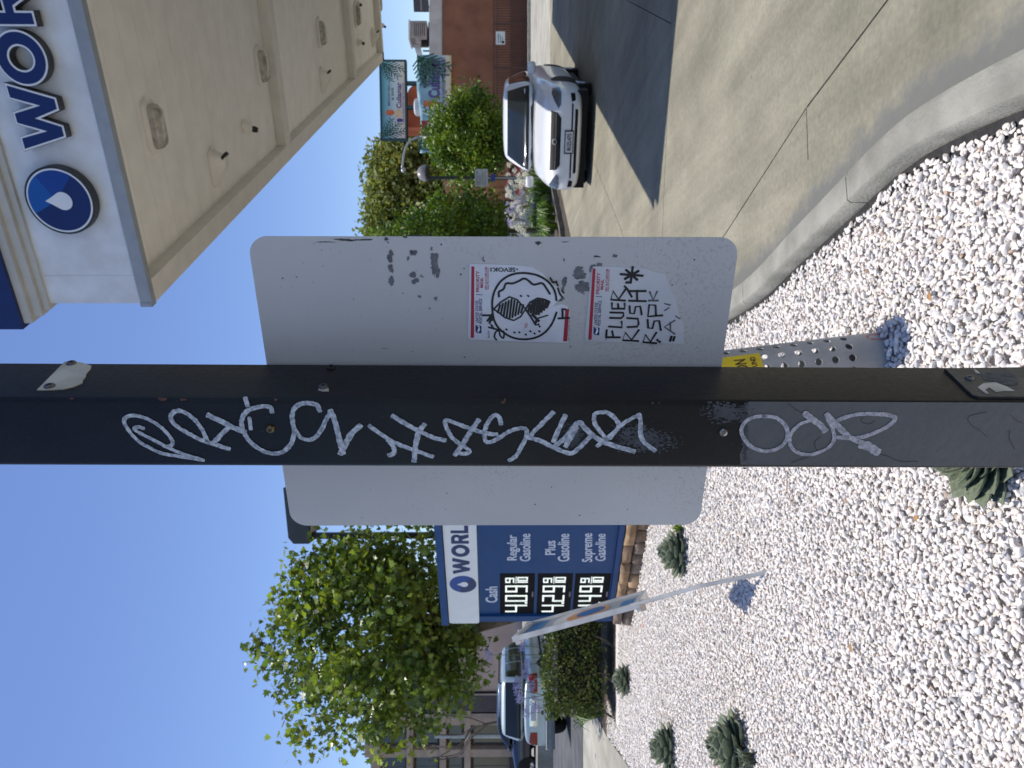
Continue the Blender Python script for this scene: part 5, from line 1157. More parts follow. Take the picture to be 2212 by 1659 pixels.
# ---- white saloon on the driveway
M_wpaint = pm('white car paint', lin(222,223,226), .28, var=.02, coat=.6, spec=.5)
st_sedan = [(2.25,.60,.27,.56),(2.20,.72,.22,.66),(2.08,.80,.19,.725),(1.85,.845,.18,.775),(1.45,.865,.18,.83),(1.0,.87,.19,.905),(.6,.875,.19,.93),(-.6,.875,.19,.95),(-1.3,.87,.2,.98),(-1.85,.84,.22,1.0),(-2.12,.78,.27,.97),(-2.25,.66,.34,.86)]
hl = [(.80,.66),(.83,.60),(.74,.545),(.56,.545),(.50,.585),(.60,.645),(.70,.69)]
F_white = [('windscreen','roof','y',1,[(-.72,.95),(.72,.95),(.67,1.12),(.55,1.375),(-.55,1.375),(-.67,1.12)],M_glass,.006),
  ('rear_window','roof','y',-1,[(-.66,1.02),(.66,1.02),(.54,1.37),(-.54,1.37)],M_glass,.006),
  ('side_window','roof','x',1,[(.66,.99),(-.15,1.0),(-.15,1.36),(.22,1.35)],M_glass,.006),('side_window','roof','x',1,[(-.22,1.0),(-1.15,1.03),(-.95,1.33),(-.22,1.36)],M_glass,.006),
  ('side_window','roof','x',-1,[(.66,.99),(-.15,1.0),(-.15,1.36),(.22,1.35)],M_glass,.006),('side_window','roof','x',-1,[(-.22,1.0),(-1.15,1.03),(-.95,1.33),(-.22,1.36)],M_glass,.006),
  ('headlight','body','y',1,hl,M_lamp,.006),('headlight','body','y',1,sym(hl),M_lamp,.006),
  ('grille','body','y',1,[(-.46,.69),(.46,.69),(.44,.60),(.36,.535),(-.36,.535),(-.44,.60)],M_trim,.005),
  ('grille_bar','body','y',1,[(-.43,.618),(.43,.618),(.42,.610),(-.42,.610)],M_gbar,.009),
  ('grille_rim','body','y',1,[(-.47,.70),(.47,.70),(.465,.69),(-.465,.69)],M_wpaint,.008),
  ('emblem','body','y',1,circ(0,.628,.05,.036,16),M_gbar,.016),('emblem_hole','body','y',1,circ(0,.628,.03,.02,12),M_trim,.021),
  ('air_slot','body','y',1,[(-.58,.375),(.58,.375),(.56,.35),(-.56,.35)],M_trim,.006),('air_slot','body','y',1,[(-.50,.32),(.50,.32),(.48,.275),(-.48,.275)],M_trim,.006),
  ('fog_lamp_recess','body','y',1,[(.60,.38),(.72,.40),(.72,.33),(.62,.32)],M_trim,.006),('fog_lamp_recess','body','y',1,sym([(.60,.38),(.72,.40),(.72,.33),(.62,.32)]),M_trim,.006),
  ('plate_frame','body','y',1,[(-.18,.475),(.18,.475),(.18,.335),(-.18,.335)],M_trim,.018),('number_plate','body','y',1,[(-.16,.462),(.16,.462),(.16,.348),(-.16,.348)],M_plate_,.024),
  ('door_seam','body','x',1,[(.62,.9),(.63,.9),(.60,.3),(.585,.3)],M_trim,.004),('door_seam','body','x',1,[(-.28,.93),(-.27,.93),(-.27,.3),(-.285,.3)],M_trim,.004),
  ('bonnet_seam','body','z',1,[(-.70,.98),(.70,.98),(.70,.968),(-.70,.968)],M_trim,.004),
  ('wiper','body','z',1,[(-.62,1.03),(.1,1.0),(.1,.985),(-.62,1.012)],M_trim,.02),('wiper','body','z',1,[(.0,1.03),(.6,1.0),(.6,.985),(.0,1.012)],M_trim,.02)]
yc = 12.9; pc = at(1283,307,yc); ang = math.radians(28); ax = Vector((math.sin(ang),math.cos(ang),0))
ctr_w = Vector((pc.x,yc,ZD))+ax*2.25
rzw = math.atan2(-(-ax).x, (-ax).y)
cw_, BW_ = car('parked_car', 'white saloon car facing the camera half in the canopy shadow', ctr_w, rzw, M_wpaint, st_sedan, (1.08,-1.75,.18,-1.05,.80,.63,.93,1.44), [(.80,1.38,.31,.2),(-.80,1.38,.31,.2),(.80,-1.32,.31,.2),(-.80,-1.32,.31,.2)], None, F_white); cw_.scale = (1.1,1.0,1.09); MB().box((0,.05,.20),(1.5,4.1,.17)).build('underbody_shade', M_trim, cw_, local=True)  # black box added below the body, standing in for shade under the car
mirror_part(cw_, .86,.62,.97,M_wpaint); mirror_part(cw_, -.86,.62,.97,M_wpaint)
v_, f_, tw = text_verts('8UZL475', .02); hit = 2.262
pl = [o for o in cw_.children if o.name.startswith('number_plate')][0]; ymax = max(v.co.y for v in pl.data.vertices)
MB().add([Vector((.13-v.x/tw*.26, ymax+.004, .372+v.y/CAP*.06)) for v in v_], f_).build('plate_characters', pm('plate ink', lin(40,44,60), .5), pl, local=True)
# ---- silver estate / SUV at the left
M_spaint = pm('blue silver paint', lin(180,194,196), .3, metal=.35, var=.06, coat=.5)
st_suv = [(2.3,.66,.35,.85),(2.18,.80,.30,.95),(1.8,.88,.30,1.03),(1.2,.90,.30,1.08),(.9,.90,.30,1.10),(-.5,.905,.30,1.12),(-1.6,.90,.32,1.12),(-2.1,.885,.34,1.12),(-2.22,.87,.36,1.11),(-2.28,.84,.40,1.08)]
tl = [(.86,1.02),(.86,.80),(.50,.80),(.50,.98)]
F_suv = [('rear_window','roof','y',-1,[(-.72,1.16),(.72,1.16),(.66,1.60),(-.66,1.60)],M_glass,.008),('windscreen','roof','y',1,[(-.68,1.14),(.68,1.14),(.60,1.6),(-.60,1.6)],M_glass,.006),
  ('side_window','roof','x',1,[(-1.0,1.18),(-1.98,1.2),(-1.96,1.40),(-1.86,1.60),(-1.0,1.60)],M_glass,.008),('side_window','roof','x',1,[(.05,1.18),(-.9,1.18),(-.9,1.60),(.05,1.60)],M_glass,.008),('side_window','roof','x',1,[(.85,1.17),(.15,1.18),(.15,1.60),(.42,1.60)],M_glass,.008),
  ('side_window','roof','x',-1,[(.85,1.17),(-1.95,1.2),(-1.86,1.60),(.42,1.60)],M_glass,.008),
  ('tail_lamp','body','y',-1,tl,M_redl,.010),('tail_lamp','body','y',-1,sym(tl),M_redl,.010),('tail_lamp_side','body','x',1,[(-2.24,1.02),(-2.0,1.02),(-2.0,.80),(-2.24,.80)],M_redl,.008),
  ('plate_recess','body','y',-1,[(-.34,1.0),(.34,1.0),(.34,.80),(-.34,.80)],M_chrome,.008),('number_plate','body','y',-1,[(-.2,.965),(.2,.965),(.2,.83),(-.2,.83)],M_plate_,.014),
  ('badge','body','y',-1,[(-.05,.70),(.05,.70),(.05,.65),(-.05,.65)],M_trim,.01),
  ('side_moulding','body','x',1,[(2.0,.66),(-2.1,.66),(-2.1,.60),(2.0,.60)],M_trim,.008),('door_seam','body','x',1,[(-.94,1.1),(-.955,1.1),(-.955,.4),(-.94,.4)],M_trim,.005),('door_seam','body','x',1,[(.1,1.1),(.085,1.1),(.085,.4),(.1,.4)],M_trim,.005)]
ps_ = at(1200,1545,19.6); suv, BS_ = car('station_wagon', 'blue silver off road wagon seen from its rear corner behind the hedge', Vector((-8.22,20.75,ZD-.07)), math.radians(.5), M_spaint, st_suv, (.95,-2.22,.35,-2.02,.84,.72,1.10,1.70), [(.80,1.4,.36,.22),(-.80,1.4,.36,.22),(.80,-1.35,.36,.22),(-.80,-1.35,.36,.22)], None, F_suv)
mb = MB(); mb.box((0,-2.36,.47),(1.74,.2,.2),bev=.05); mb.build('rear_bumper', pm('bumper grey', lin(120,126,130), .4, var=.1), suv, True, local=True)
mb = MB(); mb.box((0,-2.37,.585),(1.7,.16,.025)); mb.build('bumper_step', M_chrome, suv, local=True)
for x in (-.6,.6):
    MB().tube([(x,.2,1.70),(x,.15,1.765),(x,-1.9,1.765),(x,-1.95,1.70)], .017, 8).build('roof_rail', M_trim, suv, True, local=True)
for y in (-.2,-1.2): MB().tube([(-.6,y,1.768),(.6,y,1.768)], .014, 8).build('roof_bar', M_chrome, suv, True, local=True)
mirror_part(suv, .90,.75,1.16,M_spaint)
# ---- dark blue car on the raised lot
M_bpaint = pm('dark blue paint', lin(16,27,50), .25, var=.08, coat=.7)
def common(front=True): return [f for f in F_white if f[0] in ('windscreen','rear_window','side_window','headlight','grille','number_plate','door_seam')]
bl, _b = car('parked_car', 'dark blue car on the raised lot beyond the silver wagon', Vector((-12.25,27.2,.33)), math.radians(84), M_bpaint, st_sedan, (1.08,-1.75,.18,-1.05,.79,.60,.93,1.44), [(.80,1.38,.32,.2),(-.80,1.38,.32,.2),(.80,-1.32,.32,.2),(-.80,-1.32,.32,.2)], None, common())
mirror_part(bl, -.86,.62,.97,M_bpaint)
# ---- red car far on the street
M_rpaint = pm('red paint', lin(130,14,30), .25, var=.08, coat=.7)
pr = at(1100,410,40); rd, _b = car('parked_car', 'small red car in the street beyond the flower bed', Vector((pr.x+.3,40,-.1)), math.radians(150), M_rpaint, st_sedan, (1.08,-1.75,.18,-1.05,.79,.60,.93,1.44), [(.80,1.38,.31,.2),(-.80,1.38,.31,.2),(.80,-1.32,.31,.2),(-.80,-1.32,.31,.2)], None, common(), 1)

# ================================================================ RIGHT SIDE: BED, PLANTS, TREES
pB1 = ground(1217,505,ZD); pB2 = ground(1196,400,ZD)
bedp = [(-1.2,19.2),(pB1.x-.3,pB1.y-.3),(pB1.x,pB1.y),(pB2.x,pB2.y),(7.6,26.8),(9.4,31.0),(8.6,32.6),(-1.2,32.6)]
M_bedk = pm('dark kerb', lin(104,100,92), .9, var=.3, vs=3, bump=.4)
struct(MB().prism([(x,y) for x,y in bedp], -.3, .03).build('flower_bed', M_soil))
mbk = MB()
for a, b in zip(bedp[:5], bedp[1:6]): mbk.quadbox(a, b, -.14, -.3, .07)
struct(mbk.build('bed_kerb', M_bedk))
rsf = random.Random(5)
spots = [(1205,490),(1198,470),(1200,452),(1190,440),(1188,420),(1185,480),(1182,462),(1178,442),(1180,405),(1176,425),(1172,470),(1170,452),(1172,495),(1166,435),(1168,410),(1196,500),(1163,480),(1190,405),(1172,390),(1165,395),(1160,460),(1160,425)]
for i, (px_, py_) in enumerate(spots):
    p = ground(px_, py_, .03); kind = 'l' if i in (3,6,7,11,13,16,20) else 'w'; h0 = rsf.uniform(.55,.95)
    n_h = rsf.choice([3,4,5]) if i > 3 else rsf.choice([0,1,2])
    heads_ = [(kind, rsf.gauss(0,.26), rsf.gauss(0,.26), h0*rsf.uniform(.7,1.15)) for _ in range(n_h)]
    lab = 'strappy green plant with no bloom at the front of the flower bed' if n_h == 0 else ('lilac flowering plant in the bed beside the white car' if kind == 'l' else 'white flowering plant in the bed beside the white car')
    agap(p, heads_, lab, {'s':'strappy plants at the front of the bed','l':'lilac flowering plants in the bed','w':'white flowering plants in the bed'}['s' if n_h == 0 else kind], i, 1.25)
for i in range(12):                                        # taller ones on towards the back, seen over the car
    px_ = 1150-i*.5; py_ = 395-i*15; p = ground(1148, py_, .03); 
    if p.x > 8.2: p = Vector((rsf.uniform(5.5,8.4), rsf.uniform(27.5,31), .03))
    kind = 'w' if i%2 else 'l'
    agap(p, [(kind, rsf.gauss(0,.2), rsf.gauss(0,.2), rsf.uniform(.9,1.15)) for _ in range(3)], 'white flowering plant in the bed beyond the white car roof' if kind == 'w' else 'lilac flowering plant in the bed beyond the white car roof', 'white flowering plants beyond the car roof' if kind == 'w' else 'lilac flowering plants beyond the car roof', i, 1.2)
M_leafB = pm('glossy shrub leaf', lin(118,138,48), .38, col2=lin(64,92,30), vs=1.0, island=.4, transl=.2, spec=.35)
M_leafC = pm('far tree leaf', lin(140,144,70), .6, col2=lin(98,108,48), vs=.5, island=.3, transl=.2)
q = at(1010,300,29.0); tree('small_tree', 'dense dark round tree behind the white car', 'tree', (q.x,29.0,.0), (q.x,29.0,q.z-.1), (1.75,1.6,1.65), 260, 50, LEAF, .17, M_leafB, 31, .1, 0, 8, 'round trees in the flower bed', .16, .45, .5)
q = at(1010,468,25.5); tree('small_tree', 'spreading sunlit tree in the bed close to the grey sign', 'tree', (q.x-.4,25.5,.0), (q.x-.5,25.5,q.z+.15), (1.5,1.5,1.55), 150, 36, LEAF, .17, M_leafB, 32, .09, 0, 8, 'round trees in the flower bed', .17, .4, .5)
q = at(960,560,24.5); tree('small_tree', 'bushy tree mostly hidden behind the grey sign', 'tree', (q.x,24.5,.0), (q.x,24.5,q.z+.6), (1.6,1.5,2.0), 170, 34, LEAF, .17, M_leafB, 33, .09, 0, 8, 'round trees in the flower bed', .17, .4, .5)
q = at(925,440,62); tree('big_tree', 'huge olive green tree rising beyond the street', 'tree', (q.x,62,.0), (q.x,62,q.z-.4), (6.6,5,5.6), 800, 80, LEAF, .5, M_leafC, 34, .4, 0, 10, None, .12, .35, .3)
q = at(960,300,66); tree('big_tree', 'lower olive tree behind the billboard end', 'tree', (q.x,66,.0), (q.x,66,q.z-1.2), (4.2,4,3.8), 300, 60, LEAF, .45, M_leafC, 35, .3, 0, 8, None, .14, .35, .3)
for i, (px_, py_, r_) in enumerate(((1050,520,2.2),(1045,700,2.6),(1040,860,2.6),(1030,1010,3.0))):
    q = at(px_, py_, 52); tree('big_tree', ['shaded tree beyond the street behind the sign edge','dark tree hidden behind the middle of the grey sign','dark tree hidden behind the graffiti post','dark tree hidden behind the left of the sign'][i], 'tree', (q.x,52,-.05), (q.x,52,3.2), (r_*1.6,r_,2.6), 120, 50, LEAF, .3, M_leafC, 40+i, .2, 0, 6, None, .16, .35, .3)
# ---- lamps and signs on the right
M_pole = pm('dark pole', (.03,.03,.032), .5, var=.2); M_galv = pm('galvanised steel', lin(168,170,168), .4, metal=.5, var=.1)
def fr_cam(px,py,Y): p = at(px,py,Y); r = Vector((p.y,-p.x,0)).normalized(); return Frame(p, r, (0,0,1))
b_ = at(1000,384,27.5); yl = 27.5; t = thing('globe_lamp', 'black garden lamp post with a pale dome top beside the sunlit tree', 'lamp post', (b_.x,yl,0)); zt_ = at(925,384,yl).z
MB().tube([(b_.x,yl,-.1),(b_.x,yl,zt_)], .06, 10).build('pole', M_pole, t)
cx_ = at(912,374,yl).x; MB().lathe([(.06,zt_-.05),(.30,zt_),(.30,zt_+.08)],20,Matrix.Translation((cx_,yl,0))).build('base_ring', M_pole, t)
smooth_edges(MB().lathe([(.29,zt_+.08),(.28,zt_+.20),(.20,zt_+.34),(.07,zt_+.41),(.001,zt_+.42)],20,Matrix.Translation((cx_,yl,0)),cap=False).build('dome', pm('lamp dome', lin(140,134,130), .35, var=.1), t),60)
ys = 24.6; f = fr_cam(1040,384,ys); t = thing('small_sign', 'white square sign on a thin pole among the white flowers', 'sign', (f.o.x,f.o.y,0)); a = f.px(1026,403); b_ = f.px(1054,365)
sw = abs(b_.x-a.x)/2; 
MB().tube([Vector((f.o.x,f.o.y+.03,-.1)), Vector((f.o.x,f.o.y+.03,f.o.z+.2))], .025, 8).build('pole', M_galv, t)
mb = MB(); fbox(mb, f, -sw, sw, b_.y, a.y, -.01, .004); pn = mb.build('panel', pm('sign panel white', lin(206,208,206), .5, col2=lin(178,182,182), vs=9), t)
rs = random.Random(2)
for k in range(7):
    mb = MB(); z_ = a.y-(a.y-b_.y)*(k+1.2)/8.6; fbox(mb, f, -sw*.8, sw*rs.uniform(.3,.8), z_, z_+.022, .004, .006); mb.build('text_line', pm('sign grey text', lin(150,154,160), .6), pn)
mb = MB(); c_ = f.px(1060,384); d_ = f.px(1070,384); fbox(mb, f, -.12, .12, d_.y, c_.y, -.01, .006); mb.build('blue_tag', pm('blue tag', lin(50,70,150), .5), t)
yq = 44.0; t = thing('street_lamp', 'pale curved street lamp arm against the olive tree', 'street lamp', (at(900,296,yq).x,yq,0)); p0 = at(1000,296,yq); p1 = at(905,296,yq); p2 = at(884,306,yq); p3 = at(873,330,yq); p4 = at(869,362,yq)
MB().tube([(p0.x,yq,-.1),p0,p1], [.12,.1,.08], 10).build('pole', M_galv, t, True); MB().tube(catmull([p1,p2,p3,p4],5), .07, 8).build('arm', M_galv, t, True)
e_ = at(871,372,yq); MB().tube([p4, p4.lerp(e_,.5)-Vector((0,0,.04)), e_-Vector((0,0,.08))], [.07,.16,.10], 10).build('lamp_head', M_galv, t, True)

# ================================================================ RESTAURANT BUILDING
YB = 46.0
M_brown = pm('brown stucco', lin(150,100,72), .9, col2=lin(130,84,60), vs=1.0, bump=.4, bs=20); M_cap = pm('parapet stucco', lin(210,198,186), .9, col2=lin(190,178,166), vs=1.2, bump=.3, bs=20); M_terra = pm('terracotta render', lin(168,94,62), .9, col2=lin(148,78,50), vs=1.2, bump=.3)
xr = 46; xl = at(1000,345,YB).x
zroof = at(955,60,YB).z; zpar = at(927,60,YB).z
rb = thing('restaurant', 'brown stucco restaurant building with pale parapet behind the fence', 'building', ((xl+xr)/2,YB+6,0))
MB().box(((xl+xr)/2,YB+6,zroof/2-.1),(xr-xl,12,zroof+.2)).build('wall', M_brown, rb)
x2 = at(930,119,YB).x
MB().box(((x2+xr)/2,YB+6,(zroof+zpar)/2),(xr-x2,11.9,zpar-zroof)).build('parapet', M_cap, rb)
MB().box(((xl+x2)/2,YB+6,zroof+.2),(x2-xl-.1,11.8,.4)).build('roof_edge', M_brown, rb)
MB().box(((xl+xr)/2,YB-.05,.5),(xr-xl-.2,.12,1.2)).build('plinth', pm('plinth brown', lin(112,72,54), .9, var=.15, vs=2), rb)
xa = at(890,262,YB+9).x; xb = at(890,182,YB+9).x; za_ = at(882,220,YB+9).z; zb2 = at(893,182,YB+9).z
fa = MB(); Yw = YB+9; pts = [at(915,275,Yw),at(872,275,Yw),at(878,205,Yw),at(884,192,Yw),at(896,180,Yw),at(915,180,Yw)]; fa.extr([Vector((p.x,Yw,max(p.z,3.0) if i not in (0,5) else 3.0)) for i,p in enumerate(pts)], (0,2,0)); fa.build('mission_gable', M_terra, rb)
# rooftop plant
M_hvac = pm('unit grey', lin(150,142,136), .6, col2=lin(128,120,114), vs=3); M_duct = pm('duct metal', lin(206,206,202), .35, metal=.4, var=.1)
yh = YB+3; a = at(884,82,yh); b_ = at(925,45,yh); t = thing('rooftop_unit', 'grey boxy rooftop air unit behind the pale parapet', 'air conditioner', ((a.x+b_.x)/2,yh,zroof)); 
MB().box(((a.x+b_.x)/2,yh+.7,(a.z+b_.z)/2+.02),(b_.x-a.x,1.4,a.z-b_.z-.15)).build('housing', M_hvac, t); MB().box(((a.x+b_.x)/2,yh+.7,b_.z-.25),(b_.x-a.x-.1,1.3,.5)).build('curb', M_trim, t); MB().box(((a.x+b_.x)/2,yh+.7,a.z),(b_.x-a.x+.12,1.5,.1)).build('lid', M_duct, t)
for k in range(6): MB().box(((a.x+b_.x)/2,yh-.012,b_.z+.25+k*(a.z-b_.z-.5)/6),(b_.x-a.x-.3,.02,.03)).build('louvre', M_trim, t)
a = at(889,83,yh+1); c_ = at(912,122,yh+1); d_ = at(905,122,yh+1); t = thing('rooftop_duct', 'shiny metal duct sloping from the rooftop unit', 'duct', (a.x,yh+1,zroof))
mb = MB(); e_ = at(905,83,yh+1); mb.extr([Vector((q.x,yh+.9,q.z)) for q in (at(890,84,yh+1),at(900,118,yh+1),at(908,128,yh+1),at(914,128,yh+1),at(905,84,yh+1))], (0,.7,0)); mb.build('duct_run', M_duct, t)
for px_ in (96,110): q = at(914,px_,yh+1.2); MB().tube([(q.x,yh+1.2,zroof),(q.x,yh+1.2,q.z)], .05, 6).build('leg', M_trim, t)
q = at(912,90,yh+.4); MB().box((q.x,yh+.4,q.z-.4),(.5,.3,.9)).build('junction_box', M_trim, t)
q = at(905,232,YB+2); t = thing('roof_vent', 'round silver roof vent behind the banner', 'vent', (q.x,YB+2,zroof)); rv = .55; zq = at(895,232,YB+2).z
MB().lathe([(rv*.8,zroof-.1),(rv*.8,zq-.35)],18,Matrix.Translation((q.x,YB+2,0))).build('stack', M_duct, t); smooth_edges(MB().lathe([(rv,zq-.4),(rv,zq-.1),(rv*.7,zq),(.01,zq+.03)],18,Matrix.Translation((q.x,YB+2,0)),cap=False).build('hood', M_duct, t),40)
for px_, top in ((108,None),(160,905),(200,908)):
    pass
fb = fr_cam(908,4,YB+2.5); a = fb.px(894,26); b_ = fb.px(924,-34); t = thing('rooftop_screen', 'dark framed rooftop panel at the picture edge beside the air unit', 'panel', (fb.o.x,fb.o.y,zroof))
mb = MB(); fbox(mb, fb, a.x, b_.x, b_.y, a.y, -.2, 0); pnl = mb.build('panel', pm('panel dark', lin(60,60,66), .5, var=.2), t); mb = MB(); fbox(mb, fb, a.x+.1, b_.x-.1, (a.y+b_.y)/2-.04, (a.y+b_.y)/2+.04, .0, .02); mb.build('mid_rail', M_hvac, pnl)
mb = MB(); fbox(mb, fb, a.x+.9, b_.x-.3, (a.y+b_.y)/2+.2, a.y-.1, .0, .02); mb.build('red_face', pm('faded red', lin(206,120,108), .6), pnl)
for s_ in (a.x+.3,b_.x-.3): mb = MB(); fbox(mb, fb, s_-.05, s_+.05, zroof-fb.o.z, b_.y, -.15, -.05); mb.build('post', M_trim, t)

# ---- billboard
fb = Frame(at(880,303,YB+6.5), Vector((1,-.12,0)), (0,0,1)); q0 = fb.px(880,303); q1 = fb.px(876,129); q2 = fb.px(826,303); q3 = fb.px(815,129)
BWd = q1.x; BH = (q2.y+q3.y)/2-.0
bb = thing('billboard', 'teal beach themed restaurant billboard above the roofline', 'billboard', fb.pt((BWd/2,0),-.2))
M_teal = pm('billboard frame', lin(36,70,74), .5, var=.1)
def grad_mat(name, stops, frm, h):
    m = pm(name, (.5,.5,.5), .5, var=.02); n, l, b = nodes_of(m); tc = n.new('ShaderNodeTexCoord'); sx = n.new('ShaderNodeSeparateXYZ'); l.new(tc.outputs['Generated'], sx.inputs[0]); cr = n.new('ShaderNodeValToRGB')
    while len(cr.color_ramp.elements) < len(stops): cr.color_ramp.elements.new(.5)
    for e, (p, c_) in zip(cr.color_ramp.elements, stops): e.position = p; e.color = (*lin(*c_),1)
    l.new(sx.outputs['Z'], cr.inputs['Fac']); l.new(cr.outputs['Color'], b.inputs['Base Color']); return m
M_bface = grad_mat('billboard print', [(0,(214,202,176)),(.18,(206,204,190)),(.45,(190,206,206)),(.8,(120,178,186)),(1,(60,130,142))], fb, BH)
mb = MB(); fbox(mb, fb, 0, BWd, 0, BH, -.45, -.02); bx = mb.build('cabinet', M_teal, bb)
mb = MB(); fbox(mb, fb, .14, BWd-.14, .14, BH-.14, -.03, .012); fc = mb.build('printed_face', M_bface, bx)
mb = MB()
for q in ((0,.12,0,BH),(BWd-.12,BWd,0,BH),(.12,BWd-.12,0,.12),(.12,BWd-.12,BH-.12,BH)): fbox(mb, fb, *q, -.46, .03)
mb.build('edge_frame', M_teal, bb)
M_palm = pm('printed palm', lin(44,84,66), .6, var=.3, vs=4); M_purp = pm('printed purple', lin(84,64,130), .6); M_gold = pm('printed dark text', lin(70,84,84), .6); M_orng = pm('printed orange', lin(206,112,70), .6, var=.2); M_cream = pm('printed cream', lin(220,196,150), .6, var=.1); M_dred = pm('printed red', lin(150,44,50), .6)
def fronds(fr, o, dirs, L, mat, par, off, nm='palm_print'):
    mb = MB()
    for a in dirs:
        d = Vector((math.cos(a),math.sin(a))); nn = Vector((-d.y,d.x)); o_ = Vector(o); spine = [o_+d*L*u+Vector((0,-.25*L*u*u)) for u in np.linspace(0,1,7)]
        stroke(mb, fr, spine, L*.05, off, False, .05)
        for u in range(1,7):
            for s_ in (-1,1):
                e_ = spine[u]+(nn*s_*.30+d*.28+Vector((0,-.12)))*L*(1-.08*u); stroke(mb, fr, [spine[u],e_], L*.05, off, False, .05)
    return mb.build(nm, mat, par)
def word(fr, par, txt, x0, x1, y0, h, mat, off, nm='printed_word', bold=.02, slope=0): mb = MB(); text_st(mb, fr, Vector((x0,y0)), x1-x0, h, txt, off, bold, slope=slope); return mb.build(nm, mat, par)
fronds(fb, (.2,BH-.2), [-.2,-.7,-1.2], BH*.62, M_palm, fc, .016); fronds(fb, (BWd-.2,BH-.2), [PI+.2,PI+.7,PI+1.2], BH*.62, M_palm, fc, .016)
word(fb, fc, 'MEXICAN GRILL', BWd*.43, BWd*.70, BH*.62, BH*.085, M_gold, .016); word(fb, fc, '& BAR', BWd*.50, BWd*.66, BH*.48, BH*.085, M_gold, .016)
word(fb, fc, 'Culiamar', BWd*.40, BWd*.72, BH*.20, BH*.18, M_purp, .016, bold=.03); word(fb, fc, 'FISH & SEAFOOD RESTAURANT', BWd*.22, BWd*.72, BH*.10, BH*.06, M_purp, .016)
mb = MB(); polyflat(mb, fb, circ(BWd*.345,BH*.63,BH*.11,BH*.17,20), .016); mb.build('printed_shape', M_orng, fc)
mb = MB(); polyflat(mb, fb, circ(BWd*.335,BH*.33,BH*.17,BH*.13,20), .015); mb.build('printed_shape', M_cream, fc)
mb = MB(); polyflat(mb, fb, circ(BWd*.25,BH*.27,BH*.07,BH*.12,16), .017); mb.build('printed_shape', M_purp, fc)
for s_ in (BWd*.72, BWd*.42):
    p = fb.pt((s_,0),-.25); MB().box((p.x,p.y,(p.z+zroof)/2),(.25,.25,p.z-zroof)).build('support', M_teal, bb)
# ---- banner hung along the parapet, gently rippled
Yb = YB-.35; a0 = at(906,332,Yb); a1 = at(903,119,Yb); w_ = a1.x-a0.x
ban = thing('banner', 'long rippled beach print banner hung along the restaurant roof edge', 'banner', (a0.x+w_/2,Yb,a0.z-1))
fn = Frame((a0.x,Yb,at(975,225,Yb).z), (1,0,0), (0,0,1)); ht = lambda s: (at(905+5*math.sin(s*5.5+.5)+ (4 if s > .9 else 0)*0,332-213*s,Yb).z)-fn.o.z
M_ban = grad_mat('banner print', [(0,(206,198,172)),(.16,(212,206,186)),(.24,(176,196,206)),(.6,(150,182,190)),(1,(126,166,178))], fn, 2)
mb = MB(); nx = 60; nz = 8; vs = []
wav = lambda s, v: .07*math.sin(s*19+v*2)+.04*math.sin(s*41+1)
for i in range(nx+1):
    for k in range(nz+1): s = i/nx; v = k/nz; vs.append(fn.pt((s*w_, ht(s)*v), wav(s,v)))
mb.add(vs, [(i*(nz+1)+k,(i+1)*(nz+1)+k,(i+1)*(nz+1)+k+1,i*(nz+1)+k+1) for i in range(nx) for k in range(nz)]); bn = mb.build('cloth', M_ban, ban); bn.data.polygons.foreach_set('use_smooth',[True]*len(bn.data.polygons))
md = bn.modifiers.new('thickness','SOLIDIFY'); md.thickness = .01
o_ = .13
BHh = ht(.7)
fronds(fn, (w_*.985,BHh*.97), [PI-.05,PI+.35,PI+.75,PI+1.15], BHh*.75, M_palm, bn, o_); fronds(fn, (w_*.02,BHh*.95), [-.1,-.5,-.9], BHh*.55, M_palm, bn, o_)
word(fn, bn, 'Culiamar', w_*.56, w_*.965, BHh*.34, BHh*.30, M_purp, o_, bold=.03); word(fn, bn, 'FISH & SEAFOOD RESTAURANT', w_*.48, w_*.97, BHh*.17, BHh*.10, M_purp, o_); word(fn, bn, 'MEXICAN GRILL', w_*.66, w_*.88, BHh*.72, BHh*.09, M_gold, o_)
mb = MB(); polyflat(mb, fn, [(w_*.46,BHh*.35),(w_*.52,BHh*.35),(w_*.53,BHh*.8),(w_*.47,BHh*.8)], o_); mb.build('printed_shape', M_orng, bn)
mb = MB()
for k in range(3): polyflat(mb, fn, [(w_*(.34+k*.035),BHh*.40),(w_*(.355+k*.035),BHh*.40),(w_*(.42+k*.035),BHh*.86),(w_*(.405+k*.035),BHh*.86)], o_)
mb.build('printed_stripe', pm('printed white', lin(214,220,222), .6), bn)
mb = MB(); polyflat(mb, fn, [(w_*.14,BHh*.3),(w_*.33,BHh*.3),(w_*.33,BHh*.86),(w_*.16,BHh*.86)], o_-.005); mb.build('printed_shape', M_dred, bn)
word(fn, bn, 'NOW', w_*.17, w_*.31, BHh*.42, BHh*.26, MATS['printed white'], o_, bold=.03)
